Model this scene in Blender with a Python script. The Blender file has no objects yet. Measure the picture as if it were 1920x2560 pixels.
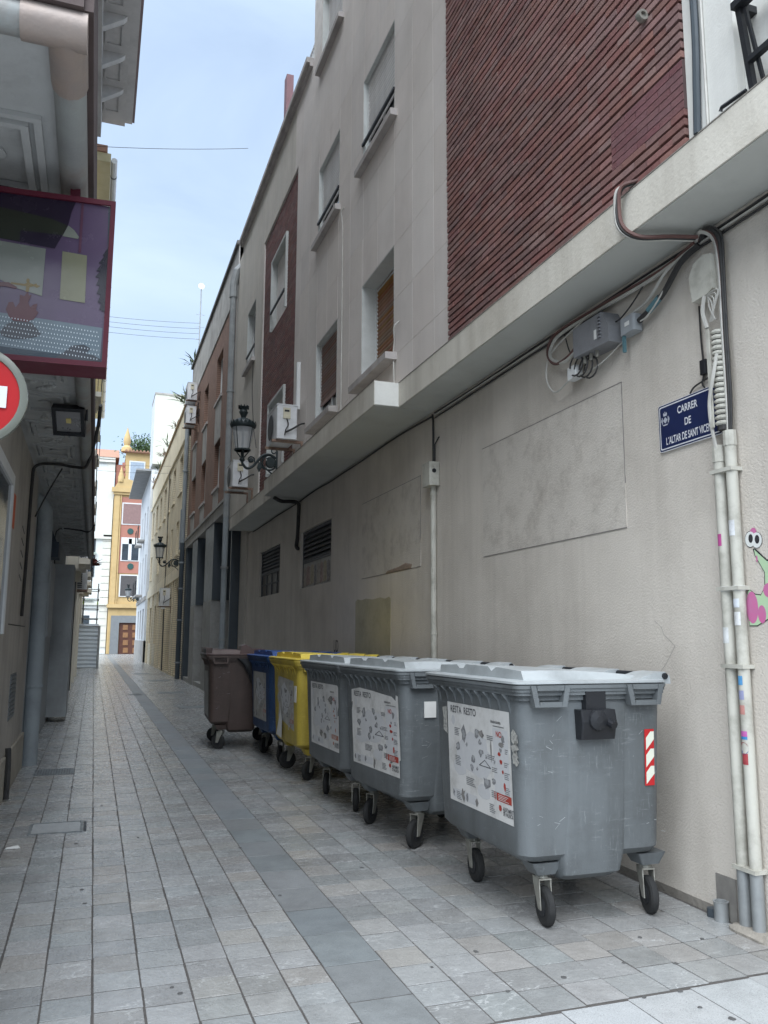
import bpy, math, random
from mathutils import Matrix, Vector
random.seed(7)
S = bpy.context.scene
COL = S.collection

# ---------------------------------------------------------------- camera
F, CX, CY, H = 2060.0, 960.0, 1280.0, 1.58
_dy = Vector((234.3 - CX, -(1592 - CY), F)).normalized()
_D = (F * F + (234.3 - CX) * 60) / (1592 - CY)
_up = Vector((60.0, _D, F)); _up = (_up - _dy * _up.dot(_dy)).normalized()
_dx = _dy.cross(_up)
if _dx.x < 0: _dx = -_dx
RT = Vector((_dx.x, _dy.x, _up.x)); UP = Vector((_dx.y, _dy.y, _up.y)); FW = Vector((_dx.z, _dy.z, _up.z))
CAM = Vector((0, 0, H))
cd = bpy.data.cameras.new('camera'); cam = bpy.data.objects.new('camera', cd); COL.objects.link(cam)
m3 = Matrix((RT, UP, -FW)).transposed()
cam.matrix_world = Matrix.Translation(CAM) @ m3.to_4x4()
cd.sensor_fit = 'VERTICAL'; cd.sensor_height = 36.0; cd.sensor_width = 27.0
cd.lens = F / 2560 * 36.0; cd.clip_start = 0.05; cd.clip_end = 2000
S.camera = cam

def proj(p):
    d = Vector(p) - CAM; z = d.dot(FW)
    if z < 0.05: return (-9999, -9999)
    return (CX + F * d.dot(RT) / z, CY - F * d.dot(UP) / z)
def on(px, py, ax, v):
    r = RT * (px - CX) + UP * (CY - py) + FW * F
    t = (v - CAM[ax]) / r[ax]
    return CAM + r * t

# ---------------------------------------------------------------- world, sun, exposure
W = bpy.data.worlds.new('World'); S.world = W; W.use_nodes = True
SUN_EL, SUN_AZ = math.radians(60), math.radians(212)
def build_world():
    nt = W.node_tree; nt.nodes.clear(); N = nt.nodes.new; L = nt.links.new
    out = N('ShaderNodeOutputWorld'); bg = N('ShaderNodeBackground'); bg.inputs['Strength'].default_value = 0.052
    sky = N('ShaderNodeTexSky'); sky.sky_type = 'NISHITA'; sky.sun_disc = False
    sky.sun_elevation = SUN_EL; sky.sun_rotation = SUN_AZ; sky.air_density = 1.0; sky.dust_density = 2.0; sky.ozone_density = 1.0
    tc = N('ShaderNodeTexCoord'); mp = N('ShaderNodeMapping'); mp.inputs['Scale'].default_value = (1.0, 1.0, 1.8)
    nz = N('ShaderNodeTexNoise'); nz.inputs['Scale'].default_value = 2.4; nz.inputs['Detail'].default_value = 7; nz.inputs['Roughness'].default_value = .55; nz.inputs['Distortion'].default_value = .6
    cr = N('ShaderNodeValToRGB'); cr.color_ramp.elements[0].position = .33; cr.color_ramp.elements[1].position = .72
    cr.color_ramp.elements[0].color = (.5, .5, .5, 1); cr.color_ramp.elements[1].color = (1, 1, 1, 1)
    mx = N('ShaderNodeMix'); mx.data_type = 'RGBA'
    cl = N('ShaderNodeRGB'); cl.outputs[0].default_value = (3.05, 3.8, 4.75, 1)
    L(tc.outputs['Generated'], mp.inputs['Vector']); L(mp.outputs[0], nz.inputs['Vector']); L(nz.outputs['Fac'], cr.inputs[0])
    L(cr.outputs[0], mx.inputs['Factor']); L(sky.outputs[0], mx.inputs['A']); L(cl.outputs[0], mx.inputs['B'])
    L(mx.outputs['Result'], bg.inputs['Color']); L(bg.outputs[0], out.inputs[0])
build_world()
sd = bpy.data.lights.new('sun', 'SUN'); sd.energy = 1.5; sd.angle = math.radians(80); sd.color = (.92, .965, 1)
so = bpy.data.objects.new('sun', sd); COL.objects.link(so)
so.rotation_euler = Vector((-math.sin(SUN_AZ) * math.cos(SUN_EL), -math.cos(SUN_AZ) * math.cos(SUN_EL), -math.sin(SUN_EL))).to_track_quat('-Z', 'Y').to_euler()
S.view_settings.view_transform = 'Standard'; S.view_settings.look = 'None'; S.view_settings.gamma = 1; S.view_settings.use_curve_mapping = False
S.view_settings.exposure = 2.27
S.cycles.max_bounces = 14; S.cycles.diffuse_bounces = 8

# ---------------------------------------------------------------- materials
MATS = {}
def mat(name, c1, c2=None, scale=6, rough=.8, bump=0, bscale=60, stain=0, stscale=.7, streak=0, rnd=0, island=False, metal=0, spec=.4, lines=None, speck=0, spscale=250, alpha=None, stcol=(.28, .26, .24), huev=.02, satv=.5, veins=0, tint=None, scuff=0):
    """procedural material: two-tone noise, optional stains, vertical streaks, per-piece variation, course lines"""
    if name in MATS: return MATS[name]
    m = bpy.data.materials.new(name); m.use_nodes = True; nt = m.node_tree; N = nt.nodes.new; L = nt.links.new
    b = nt.nodes['Principled BSDF']; b.inputs['Roughness'].default_value = rough; b.inputs['Metallic'].default_value = metal
    b.inputs['Specular IOR Level'].default_value = spec
    c2 = c2 or tuple(x * .82 for x in c1)
    g = N('ShaderNodeNewGeometry')
    def noise(sc, det=5, vec=None, scl=None, ro=.6):
        n = N('ShaderNodeTexNoise'); n.inputs['Scale'].default_value = sc; n.inputs['Detail'].default_value = det; n.inputs['Roughness'].default_value = ro
        if scl:
            mp = N('ShaderNodeMapping'); mp.inputs['Scale'].default_value = scl; L(g.outputs['Position'], mp.inputs[0]); L(mp.outputs[0], n.inputs['Vector'])
        else: L(g.outputs['Position'], n.inputs['Vector'])
        return n.outputs['Fac']
    def ramp(src, a, bb):
        r = N('ShaderNodeMapRange'); r.inputs[1].default_value = a; r.inputs[2].default_value = bb; L(src, r.inputs[0]); return r.outputs[0]
    def mix(fac, A, B, bt='MIX'):
        x = N('ShaderNodeMix'); x.data_type = 'RGBA'; x.blend_type = bt
        if isinstance(fac, (int, float)): x.inputs['Factor'].default_value = fac
        else: L(fac, x.inputs['Factor'])
        for s, v in (('A', A), ('B', B)):
            if isinstance(v, tuple): x.inputs[s].default_value = (*v[:3], 1)
            else: L(v, x.inputs[s])
        return x.outputs['Result']
    def math_(op, a, bb):
        x = N('ShaderNodeMath'); x.operation = op
        for i, v in enumerate((a, bb)):
            if isinstance(v, (int, float)): x.inputs[i].default_value = v
            else: L(v, x.inputs[i])
        return x.outputs[0]
    col = mix(ramp(noise(scale), .3, .7), tuple(c1), tuple(c2))
    if rnd:
        if island: r = g.outputs['Random Per Island']
        else: r = N('ShaderNodeObjectInfo').outputs['Random']
        hv = N('ShaderNodeHueSaturation'); L(col, hv.inputs['Color'])
        L(math_('ADD', math_('MULTIPLY', r, 2 * rnd), 1 - rnd), hv.inputs['Value'])
        r2 = math_('FRACT', math_('MULTIPLY', r, 7.31), 0)
        L(math_('ADD', math_('MULTIPLY', r2, 2 * huev), .5 - huev), hv.inputs['Hue'])
        r3 = math_('FRACT', math_('MULTIPLY', r, 13.7), 0)
        L(math_('ADD', math_('MULTIPLY', r3, 2 * satv), 1 - satv), hv.inputs['Saturation'])
        col = hv.outputs[0]
        if tint:
            r4 = math_('FRACT', math_('MULTIPLY', r, 29.3), 0)
            col = mix(math_('MULTIPLY', math_('POWER', r4, 4.0), .25), col, tint)
    if stain: col = mix(math_('MULTIPLY', ramp(noise(stscale, 8, ro=.7), .48, .75), stain), col, mix(1.0, col, stcol, 'MULTIPLY'))
    if streak: col = mix(math_('MULTIPLY', ramp(noise(1, 4, scl=(5, 5, .35)), .45, .75), streak), col, mix(1.0, col, (.5, .48, .46), 'MULTIPLY'))
    if speck:
        col = mix(math_('MULTIPLY', ramp(noise(spscale, 2), .56, .62), speck), col, tuple(x * .45 for x in c1))
        col = mix(math_('MULTIPLY', ramp(noise(spscale * .8, 2, scl=(1.3, 1, 1)), .58, .66), speck * .6), col, tuple(min(1, x * 1.5) for x in c1))
    if scuff:
        for sc_, sl in ((9, (1, 1, 6)), (14, (5, 5, .6))):
            col = mix(math_('MULTIPLY', math_('MULTIPLY', ramp(noise(sc_, 5, scl=sl, ro=.75), .57, .68), ramp(noise(2.5, 3), .45, .6)), scuff), col, tuple(min(1, x * 1.7 + .06) for x in c1))
    if veins:
        vn = noise(3.2, 4, scl=(1, 2.2, 1)); vd = math_('ABSOLUTE', math_('SUBTRACT', vn, .5), 0)
        vm = math_('MULTIPLY', math_('LESS_THAN', vd, .008), ramp(noise(2.1, 3), .5, .62))
        col = mix(math_('MULTIPLY', vm, veins), col, tuple(min(1, x * 1.9) for x in c1))
    hgt = None
    if bump: hgt = math_('MULTIPLY', noise(bscale, 6), bump)
    if lines:   # (axis, pitch, dark fraction, darkness, depth)
        for ax, pitch, fr, dk, dep in lines:
            sx = N('ShaderNodeSeparateXYZ'); L(g.outputs['Position'], sx.inputs[0])
            f = math_('FRACT', math_('DIVIDE', math_('ADD', sx.outputs[ax], 100), pitch), 0)
            on_ = math_('LESS_THAN', f, fr)
            col = mix(math_('MULTIPLY', on_, dk), col, mix(1.0, col, (.25, .23, .22), 'MULTIPLY'))
            hh = math_('MULTIPLY', on_, -dep); hgt = hh if hgt is None else math_('ADD', hgt, hh)
    if hgt is not None:
        bm = N('ShaderNodeBump'); bm.inputs['Distance'].default_value = .01; bm.inputs['Strength'].default_value = 1; L(hgt, bm.inputs['Height']); L(bm.outputs[0], b.inputs['Normal'])
    L(col, b.inputs['Base Color'])
    if alpha is not None: b.inputs['Alpha'].default_value = alpha
    rr = ramp(noise(scale * 1.7), .2, .8); L(math_('ADD', math_('MULTIPLY', rr, .16), rough - .08), b.inputs['Roughness'])
    MATS[name] = m; return m
def glass(name, c, rough=.08):
    m = mat(name, c, c, 3, .15, spec=.7); return m

M_WALL = mat('wall_plaster', (.665, .615, .55), (.60, .555, .495), 1.6, .92, .7, 70, .5, .55, .25, stcol=(.55, .53, .51))
M_SLAB = mat('slab_plaster', (.66, .63, .56), (.60, .57, .50), 2.0, .9, .3, 40, .45, 1.1, .35, stcol=(.5, .44, .37))
M_SOFF = mat('soffit_paint', (.53, .54, .51), (.49, .50, .47), 1.1, .85, .12, 40, .3, .6)
M_PANEL = mat('facade_panel_plaster', (.70, .65, .61), (.64, .595, .56), 1.2, .9, .25, 60, .35, .5, .12, rnd=.035, huev=.004, satv=.1, stcol=(.6, .58, .56))
M_JOINT = mat('joint_grey', (.72, .69, .66), rough=.95)
M_RENDER = mat('facade_render', (.60, .56, .50), (.53, .50, .45), 1.2, .9, .25, 50, .4, .5, .2, stcol=(.5, .48, .46))
M_BRICK = mat('rib_brick', (.26, .143, .128), (.205, .113, .104), 9, .75, .5, 90, .35, 1.2, 0, rnd=.18, huev=.007, satv=.18)
M_BRICKI = mat('rib_brick_mass', (.26, .143, .128), (.205, .113, .104), 9, .75, .5, 90, .35, 1.2, 0, rnd=.18, island=True, huev=.007, satv=.18)
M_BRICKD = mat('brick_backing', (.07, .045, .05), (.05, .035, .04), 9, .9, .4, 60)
M_PATCHB = mat('patch_brick', (.19, .085, .09), (.15, .07, .075), 12, .8, .6, 80, .4, 2, rnd=.08, huev=.004, satv=.1)
M_WHITE = mat('white_render', (.74, .74, .70), (.66, .66, .63), 1.5, .85, .15, 60, .25, .8, .2)
M_PVC = mat('conduit_paint', (.55, .54, .48), (.46, .45, .40), 5, .6, .12, 80, .7, 5, stcol=(.5, .48, .44))
M_BLACK = mat('black_plastic', (.018, .02, .024), (.012, .013, .016), 10, .45, .1, 120)
M_CABLE = mat('black_cable', (.03, .03, .032), (.05, .048, .046), 14, .6)
M_CABLEW = mat('white_cable', (.55, .54, .50), (.42, .41, .38), 8, .6)
M_CABLEB = mat('brown_cable', (.16, .08, .07), (.10, .06, .055), 8, .6)
M_IRON = mat('cast_iron', (.018, .028, .03), (.03, .042, .044), 12, .5, .3, 60)
M_LGLASS = None
M_PANE = mat('window_glass', (.05, .065, .08), (.03, .04, .05), 2, .08, spec=.8)
M_PVCW = mat('white_frame', (.70, .71, .70), (.62, .63, .63), 5, .5)
M_SHUTG = mat('shutter_grey', (.84, .83, .82), (.78, .77, .76), 3, .5, streak=.3, rnd=.04)
M_SHUTB = mat('shutter_brown', (.36, .22, .14), (.30, .185, .12), 3, .6, streak=.35, rnd=.06)
M_SHUTD = mat('shutter_dark_brown', (.30, .19, .15), (.25, .155, .125), 3, .6, streak=.35, rnd=.06)
M_SILL = mat('sill_stone', (.48, .45, .43), (.40, .37, .36), 5, .85, .3, 60, .5, 2)
M_REVEAL = mat('reveal_paint', (.58, .60, .58), (.52, .54, .53), 2, .8, 0, 50, .3, 1.5)
M_AC = mat('air_conditioner_enamel', (.72, .73, .74), (.64, .65, .66), 4, .4, stain=.3, stscale=3)
M_ACG = mat('air_conditioner_grille', (.10, .105, .11), rough=.6)
M_RUST = mat('rusty_bracket', (.30, .22, .17), (.18, .11, .08), 12, .8, .4, 60)
M_ZINC = mat('zinc_pipe', (.34, .355, .36), (.27, .285, .29), 4, .5, .15, 40, .3, 2, metal=.3)
M_GPIPE = mat('grey_painted_pipe', (.30, .335, .355), (.25, .28, .30), 3, .55, .1, 40, .4, 2)
M_DPIPE = mat('dark_painted_pipe', (.055, .07, .085), (.04, .052, .062), 3, .5)

M_BINS = {}
def binmat(k, c):
    M_BINS[k] = mat('bin_plastic_' + k, c, tuple(x * .86 for x in c), 2.5, .5, .15, 120, .65, 2.6, .55, spec=.4, scuff=.4, stcol=(.55, .53, .5))
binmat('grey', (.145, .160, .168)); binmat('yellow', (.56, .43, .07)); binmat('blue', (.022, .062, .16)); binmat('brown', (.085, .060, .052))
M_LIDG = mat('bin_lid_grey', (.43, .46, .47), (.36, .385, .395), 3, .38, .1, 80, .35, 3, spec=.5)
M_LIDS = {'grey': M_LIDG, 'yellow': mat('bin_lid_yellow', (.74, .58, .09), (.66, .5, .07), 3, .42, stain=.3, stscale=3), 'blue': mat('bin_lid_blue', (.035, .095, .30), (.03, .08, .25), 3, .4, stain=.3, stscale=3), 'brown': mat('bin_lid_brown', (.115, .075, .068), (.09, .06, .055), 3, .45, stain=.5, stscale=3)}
M_TYRE = mat('tyre_rubber', (.016, .017, .018), (.028, .028, .028), 20, .8, .3, 80)
M_FORK = mat('galvanised_fork', (.40, .40, .36), (.25, .24, .21), 14, .5, .2, 60, .4, 10, metal=.4)
M_PAPER = mat('poster_paper', (.66, .66, .65), (.58, .58, .57), 5, .6, .1, 60, .55, 5, stcol=(.5, .48, .45))
M_PAPERD = mat('poster_paper_dirty', (.46, .455, .43), (.38, .375, .355), 6, .7, .2, 60, .6, 6, stcol=(.5, .47, .44))
M_INK = mat('poster_ink', (.07, .075, .08), (.11, .11, .12), 40, .7)
M_INKL = mat('poster_ink_pale', (.52, .53, .55), (.55, .56, .57), 20, .7)
M_RED = mat('poster_red', (.42, .045, .03), (.34, .05, .035), 20, .6)
M_HAZR = mat('hazard_red', (.50, .02, .025), (.44, .02, .022), 9, .35)
M_HAZW = mat('hazard_white', (.72, .73, .62), (.66, .67, .58), 9, .35)

# ---------------------------------------------------------------- mesh helpers
class MB:
    def __init__(s): s.v = []; s.f = []
    def box(s, x0, x1, y0, y1, z0, z1):
        n = len(s.v); s.v += [(x, y, z) for z in (z0, z1) for y in (y0, y1) for x in (x0, x1)]
        s.f += [tuple(n + i for i in q) for q in ((0, 2, 3, 1), (4, 5, 7, 6), (0, 1, 5, 4), (2, 6, 7, 3), (0, 4, 6, 2), (1, 3, 7, 5))]
        return s
    def quad(s, *p):
        n = len(s.v); s.v += [tuple(q) for q in p]; s.f.append(tuple(range(n, n + len(p)))); return s
    def prism(s, poly, ax, a0, a1, order=None):
        """poly in the two other axes (in x,y,z order) extruded along ax"""
        def P(u, w, a):
            c = [u, w]; c.insert(ax, a); return tuple(c)
        n = len(s.v); k = len(poly)
        s.v += [P(u, w, a0) for u, w in poly] + [P(u, w, a1) for u, w in poly]
        s.f.append(tuple(range(n, n + k))); s.f.append(tuple(range(n + 2 * k - 1, n + k - 1, -1)))
        for i in range(k): j = (i + 1) % k; s.f.append((n + j, n + i, n + k + i, n + k + j))
        return s
    def tube(s, pts, r, n=8, cap=True):
        pts = [Vector(p) for p in pts]; base = len(s.v); k = len(pts); rs = r if isinstance(r, (list, tuple)) else [r] * k
        prev = None
        for i, p in enumerate(pts):
            d = (pts[min(i + 1, k - 1)] - pts[max(i - 1, 0)]).normalized()
            if prev is None: u = d.orthogonal().normalized()
            else:
                u = prev - d * prev.dot(d); u = u.normalized() if u.length > 1e-6 else d.orthogonal().normalized()
            prev = u; w = d.cross(u)
            for j in range(n):
                a = 2 * math.pi * j / n; s.v.append(tuple(p + (u * math.cos(a) + w * math.sin(a)) * rs[i]))
        for i in range(k - 1):
            for j in range(n):
                a = base + i * n + j; b = base + i * n + (j + 1) % n; s.f.append((a, b, b + n, a + n))
        if cap: s.f.append(tuple(base + j for j in range(n - 1, -1, -1))); s.f.append(tuple(base + (k - 1) * n + j for j in range(n)))
        return s
    def lathe(s, prof, c=(0, 0, 0), n=16, ax=2, cap=True):
        base = len(s.v); k = len(prof)
        for r, h in prof:
            for j in range(n):
                a = 2 * math.pi * j / n; u, w = r * math.cos(a), r * math.sin(a)
                q = [u, w]; q.insert(ax, h); s.v.append((q[0] + c[0], q[1] + c[1], q[2] + c[2]))
        for i in range(k - 1):
            for j in range(n):
                a = base + i * n + j; b = base + i * n + (j + 1) % n; s.f.append((a, b, b + n, a + n))
        if cap: s.f.append(tuple(base + j for j in range(n - 1, -1, -1))); s.f.append(tuple(base + (k - 1) * n + j for j in range(n)))
        return s
    def loft(s, rings, cap=True):
        base = len(s.v); n = len(rings[0]); k = len(rings)
        for r in rings: s.v += [tuple(p) for p in r]
        for i in range(k - 1):
            for j in range(n):
                a = base + i * n + j; b = base + i * n + (j + 1) % n; s.f.append((a, b, b + n, a + n))
        if cap: s.f.append(tuple(base + j for j in range(n - 1, -1, -1))); s.f.append(tuple(base + (k - 1) * n + j for j in range(n)))
        return s
    def mesh(s, name, mt, smooth=False):
        me = bpy.data.meshes.new(name); me.from_pydata(s.v, [], s.f); me.update()
        if mt: me.materials.append(mt)
        if smooth:
            for p in me.polygons: p.use_smooth = True
            try: me.set_sharp_from_angle(angle=math.radians(smooth if smooth is not True else 35))
            except Exception: pass
        return me
    def build(s, name, mt, parent=None, smooth=False):
        o = bpy.data.objects.new(name, s.mesh(name, mt, smooth)); COL.objects.link(o)
        if parent: adopt(o, parent)
        return o
def wpos(o):
    p = Vector((0, 0, 0)); q = o
    while q: p += Vector(q.location); q = q.parent
    return p
def adopt(o, parent):
    """parent a part whose vertices are in world space (things that are not rotated)"""
    o.parent = parent
    if parent.get('_local'): o['_local'] = 1; return
    r = parent
    while r.parent: r = r.parent
    if parent == r: o.matrix_parent_inverse = Matrix.Translation(-Vector(r.location))
def part(parent, name, mt, fn, smooth=False):
    b = MB(); fn(b); return b.build(name, mt, parent, smooth)
def thing(name, label, cat, loc=(0, 0, 0), rz=0, group=None, local=False):
    o = bpy.data.objects.new(name, None); COL.objects.link(o); o.location = loc; o.rotation_euler = (0, 0, rz); o.empty_display_size = .1
    o['label'] = label; o['category'] = cat
    if group: o['group'] = group
    if local: o['_local'] = 1
    return o
def tag(o, label, cat, group=None):
    o['label'] = label; o['category'] = cat
    if group: o['group'] = group
    return o
def struct(o): o['kind'] = 'structure'; return o
def instance(me, name, parent, loc=(0, 0, 0), rot=None):
    """another object on shared mesh data; loc in world space (or the parent's space for local things)"""
    o = bpy.data.objects.new(name, me); COL.objects.link(o); o.location = loc
    if rot: o.rotation_euler = rot
    if parent: adopt(o, parent)
    return o
def rrect(x0, x1, y0, y1, r, z, seg=4):
    out = []
    for cx, cy, a0 in ((x1 - r, y1 - r, 0), (x0 + r, y1 - r, 90), (x0 + r, y0 + r, 180), (x1 - r, y0 + r, 270)):
        for i in range(seg + 1):
            a = math.radians(a0 + 90 * i / seg); out.append((cx + r * math.cos(a), cy + r * math.sin(a), z))
    return out
def text(parent, name, s, size, origin, right, up, mt, bold=0, xs=1.0, align='LEFT', depth=0):
    cu = bpy.data.curves.new(name, 'FONT'); cu.body = s; cu.size = size; cu.offset = bold; cu.align_x = align; cu.extrude = depth; cu.resolution_u = 6
    o = bpy.data.objects.new('tmp', cu); COL.objects.link(o)
    dg = bpy.context.evaluated_depsgraph_get(); me = bpy.data.meshes.new_from_object(o.evaluated_get(dg))
    bpy.data.objects.remove(o); bpy.data.curves.remove(cu)
    right = Vector(right).normalized(); up = Vector(up).normalized(); nn = right.cross(up)
    for v in me.vertices: c = v.co.copy(); v.co = Vector(origin) + right * c.x * xs + up * c.y + nn * c.z
    me.materials.clear(); me.materials.append(mt); me.name = name
    r = bpy.data.objects.new(name, me); COL.objects.link(r)
    if parent: adopt(r, parent)
    return r
def wall_holes(b, x, y0, y1, z0, z1, holes, depth, sgn=1):
    """front of a wall lying in the plane x with rectangular openings (ya,yb,za,zb[,depth]) and their reveals"""
    ys = sorted({y0, y1, *[min(max(h[i], y0), y1) for h in holes for i in (0, 1)]}); zs = sorted({z0, z1, *[min(max(h[i], z0), z1) for h in holes for i in (2, 3)]})
    for a, c in zip(ys, ys[1:]):
        for d, e in zip(zs, zs[1:]):
            my, mz = (a + c) / 2, (d + e) / 2
            if any(h[0] < my < h[1] and h[2] < mz < h[3] for h in holes): continue
            b.quad((x, a, d), (x, a, e), (x, c, e), (x, c, d))
    for h in holes:
        ya, yb, za, zb = h[:4]; dp = x + sgn * (h[4] if len(h) > 4 else depth)
        b.quad((x, ya, za), (dp, ya, za), (dp, ya, zb), (x, ya, zb)); b.quad((x, yb, za), (x, yb, zb), (dp, yb, zb), (dp, yb, za))
        b.quad((x, ya, zb), (dp, ya, zb), (dp, yb, zb), (x, yb, zb)); b.quad((x, ya, za), (x, yb, za), (dp, yb, za), (dp, ya, za))
        b.quad((dp, ya, za), (dp, yb, za), (dp, yb, zb), (dp, ya, zb))
def spline(pts, n=6):
    pts = [Vector(p) for p in pts]; out = []
    P = [pts[0] * 2 - pts[1]] + pts + [pts[-1] * 2 - pts[-2]]
    for i in range(1, len(P) - 2):
        for k in range(n):
            t = k / n; a, b_, c, d = P[i - 1], P[i], P[i + 1], P[i + 2]
            out.append(.5 * ((2 * b_) + (c - a) * t + (2 * a - 5 * b_ + 4 * c - d) * t * t + (3 * b_ - a - 3 * c + d) * t ** 3))
    out.append(pts[-1]); return out

# ================================================================ GROUND
g = struct(part(None, 'ground', mat('street_ground', (.20, .20, .20), (.16, .16, .16), 2, .9, .3, 30), lambda b: b.quad((-250, -250, -.05), (250, -250, -.05), (250, 350, -.05), (-250, 350, -.05))))
M_MORTAR = mat('paving_joint', (.10, .093, .088), (.07, .065, .062), 20, .95, .4, 60)
pave = struct(part(None, 'pavement', M_MORTAR, lambda b: b.box(-.9, 3.75, 3.30, 82, -.045, -.0006)))
PAVK = dict(scale=9, rough=.26, bump=.3, bscale=40, stain=.55, stscale=2.2, rnd=.15, spec=.5, huev=.035, satv=.9, veins=.5, stcol=(.55, .53, .51), tint=(.40, .33, .26))
M_PAV = mat('paver_stone', (.32, .328, .328), (.255, .262, .263), **PAVK)
M_PAVI = mat('paver_stone_mass', (.32, .328, .328), (.255, .262, .263), island=True, **PAVK)
STRK = dict(scale=9, rough=.45, bump=.3, bscale=70, stain=.4, stscale=2, rnd=.07, speck=.3, spec=.45)
M_STR = mat('dark_band_stone', (.235, .25, .258), (.195, .208, .215), **STRK)
M_STRI = mat('dark_band_stone_mass', (.235, .25, .258), (.195, .208, .215), island=True, **STRK)
def paver_geo(b, x0, x1, y0, y1, z, c=.0007):
    n = len(b.v)
    b.v += [(x0, y0, -.02), (x1, y0, -.02), (x1, y1, -.02), (x0, y1, -.02), (x0, y0, z - c), (x1, y0, z - c), (x1, y1, z - c), (x0, y1, z - c), *[(xx, yy, z + random.uniform(-.0013, .0013)) for xx, yy in ((x0 + c, y0 + c), (x1 - c, y0 + c), (x1 - c, y1 - c), (x0 + c, y1 - c))]]
    for a in (0, 4):
        for i in range(4): j = (i + 1) % 4; b.f.append((n + a + i, n + a + j, n + a + 4 + j, n + a + 4 + i))
    b.f.append((n + 8, n + 9, n + 10, n + 11))
tiles = []
cols = [(1.138 - .2117 * (k + 1), 1.138 - .2117 * k, .2165, 0) for k in range(9)]
cols += [(1.138, 1.440, .4285, 1)]
cols += [(1.440 + .2255 * k, 1.440 + .2255 * (k + 1), .2300, 0) for k in range(9)]
for ci, (xa, xb, pit, kind) in enumerate(cols):
    xb = min(xb, 3.49); off = random.uniform(-.03, .03); gx = .009 if xa < 1.13 else .006
    y = 3.345 + .035 * (xa - 1.4) - (.0 if kind == 0 else .02) ; y -= 0 if xa > 1.13 else 0
    if kind: y = 3.32
    first = True
    while y < 80:
        p = pit * random.uniform(.97, 1.03) + (off if first else 0); first = False
        tiles.append((xa + gx / 2 + random.uniform(-.002, .002), xb - gx / 2 + random.uniform(-.002, .002), y + .0055, y + p - .0045, kind)); y += p
def area_px(t):
    c = [proj((x, y, 0)) for x, y in ((t[0], t[2]), (t[1], t[2]), (t[1], t[3]), (t[0], t[3]))]
    cx = sum(p[0] for p in c) / 4; cy = sum(p[1] for p in c) / 4
    if not (-60 < cx < 1980 and 0 < cy < 2640): return 0
    return abs(sum(c[i][0] * c[(i + 1) % 4][1] - c[(i + 1) % 4][0] * c[i][1] for i in range(4))) / 2
tiles.sort(key=area_px, reverse=True)
rest = {0: MB(), 1: MB()}
for i, t in enumerate(tiles):
    z = random.uniform(.001, .003)
    if i < 300:
        b = MB(); paver_geo(b, *t[:4], z); b.build('paver', M_STR if t[4] else M_PAV, pave)
    else: paver_geo(rest[t[4]], *t[:4], z)
o = rest[0].build('paver_field', M_PAVI, pave); o['kind'] = 'stuff'
o = rest[1].build('dark_paver_band', M_STRI, pave); o['kind'] = 'stuff'
# granite flagstones of the street in front
flag = struct(part(None, 'plaza_paving', M_MORTAR, lambda b: b.box(-9, 14, -12, 3.30, -.045, -.0006)))
M_FLAG = mat('granite_flag', (.42, .43, .435), (.36, .37, .375), 10, .55, .3, 80, .3, 2, rnd=.06, speck=.55, spscale=160)
nflag = 0; fr = MB()
x = -3.2
while x < 9:
    y = 3.335 + .035 * (x - 1.4) if x > 1.0 else 3.32; y -= .004
    while y > -4:
        ln = .62 * random.uniform(.98, 1.02)
        if 1.0 < x < 4 and y > 2.4: b = MB(); paver_geo(b, x + .003, x + .342, y - ln + .004, y - .003, random.uniform(.001, .0025)); b.build('flagstone', M_FLAG, flag)
        else: paver_geo(fr, x + .003, x + .342, y - ln + .004, y - .003, random.uniform(.001, .0025))
        y -= ln
    x += .345
o = fr.build('flagstone_field', M_FLAG, flag); o['kind'] = 'stuff'
# covers and grates
M_COVER = mat('cast_cover', (.23, .25, .26), (.17, .185, .19), 12, .5, .5, 90, .4, 6, metal=.3)
M_COVERL = mat('tile_cover', (.36, .375, .38), (.31, .32, .325), 10, .45, .3, 60, .4, 3)
def grate(label, x0, x1, y0, y1, slots=True, mt=None):
    t = thing('drain_grate' if slots else 'manhole_cover', label, 'grate' if slots else 'cover', ((x0 + x1) / 2, y0, 0))
    part(t, 'frame', M_COVER, lambda b: (b.box(x0, x0 + .02, y0, y1, -.008, .008), b.box(x1 - .02, x1, y0, y1, -.008, .008), b.box(x0 + .02, x1 - .02, y0, y0 + .02, -.008, .008), b.box(x0 + .02, x1 - .02, y1 - .02, y1, -.008, .008)))
    if slots:
        n = 14
        part(t, 'well', M_BLACK, lambda b: b.box(x0 + .02, x1 - .02, y0 + .02, y1 - .02, -.008, .0035))
        for i in range(n):
            xa = x0 + .02 + (x1 - x0 - .04) * (i + .2) / n
            part(t, 'bar', M_COVER, lambda b: b.box(xa, xa + (x1 - x0) * .62 / n, y0 + .02, y1 - .02, .002, .007))
    else: part(t, 'plate', mt or M_COVERL, lambda b: b.box(x0 + .024, x1 - .024, y0 + .024, y1 - .024, -.008, .006))
    return t
grate('slotted metal drain grate at foot of the grey downpipe', -.58, -.135, 10.56, 11.0)
t = grate('rectangular paved inspection cover with chipped right end', -.42, .0, 7.48, 7.9, False)
part(t, 'chipped_edge', M_BLACK, lambda b: b.box(.004, .028, 7.5, 7.88, -.008, .0045))
grate('small dark grate beside the dark paving band', 1.0, 1.34, 24.1, 24.5)
grate('long manhole cover in front of the grey pillared entrance', 1.8, 2.53, 24.6, 25.2, False, M_COVER)
grate('manhole cover beyond the brown bin', 1.9, 2.55, 19.4, 19.9, False, M_COVER)
grate('far manhole cover beside the yellow brick house', 2.0, 2.7, 31.4, 32.2, False, M_COVER)
grate('farthest manhole cover in the lane', 1.77, 2.4, 37.4, 38.2, False, M_COVER)
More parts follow.
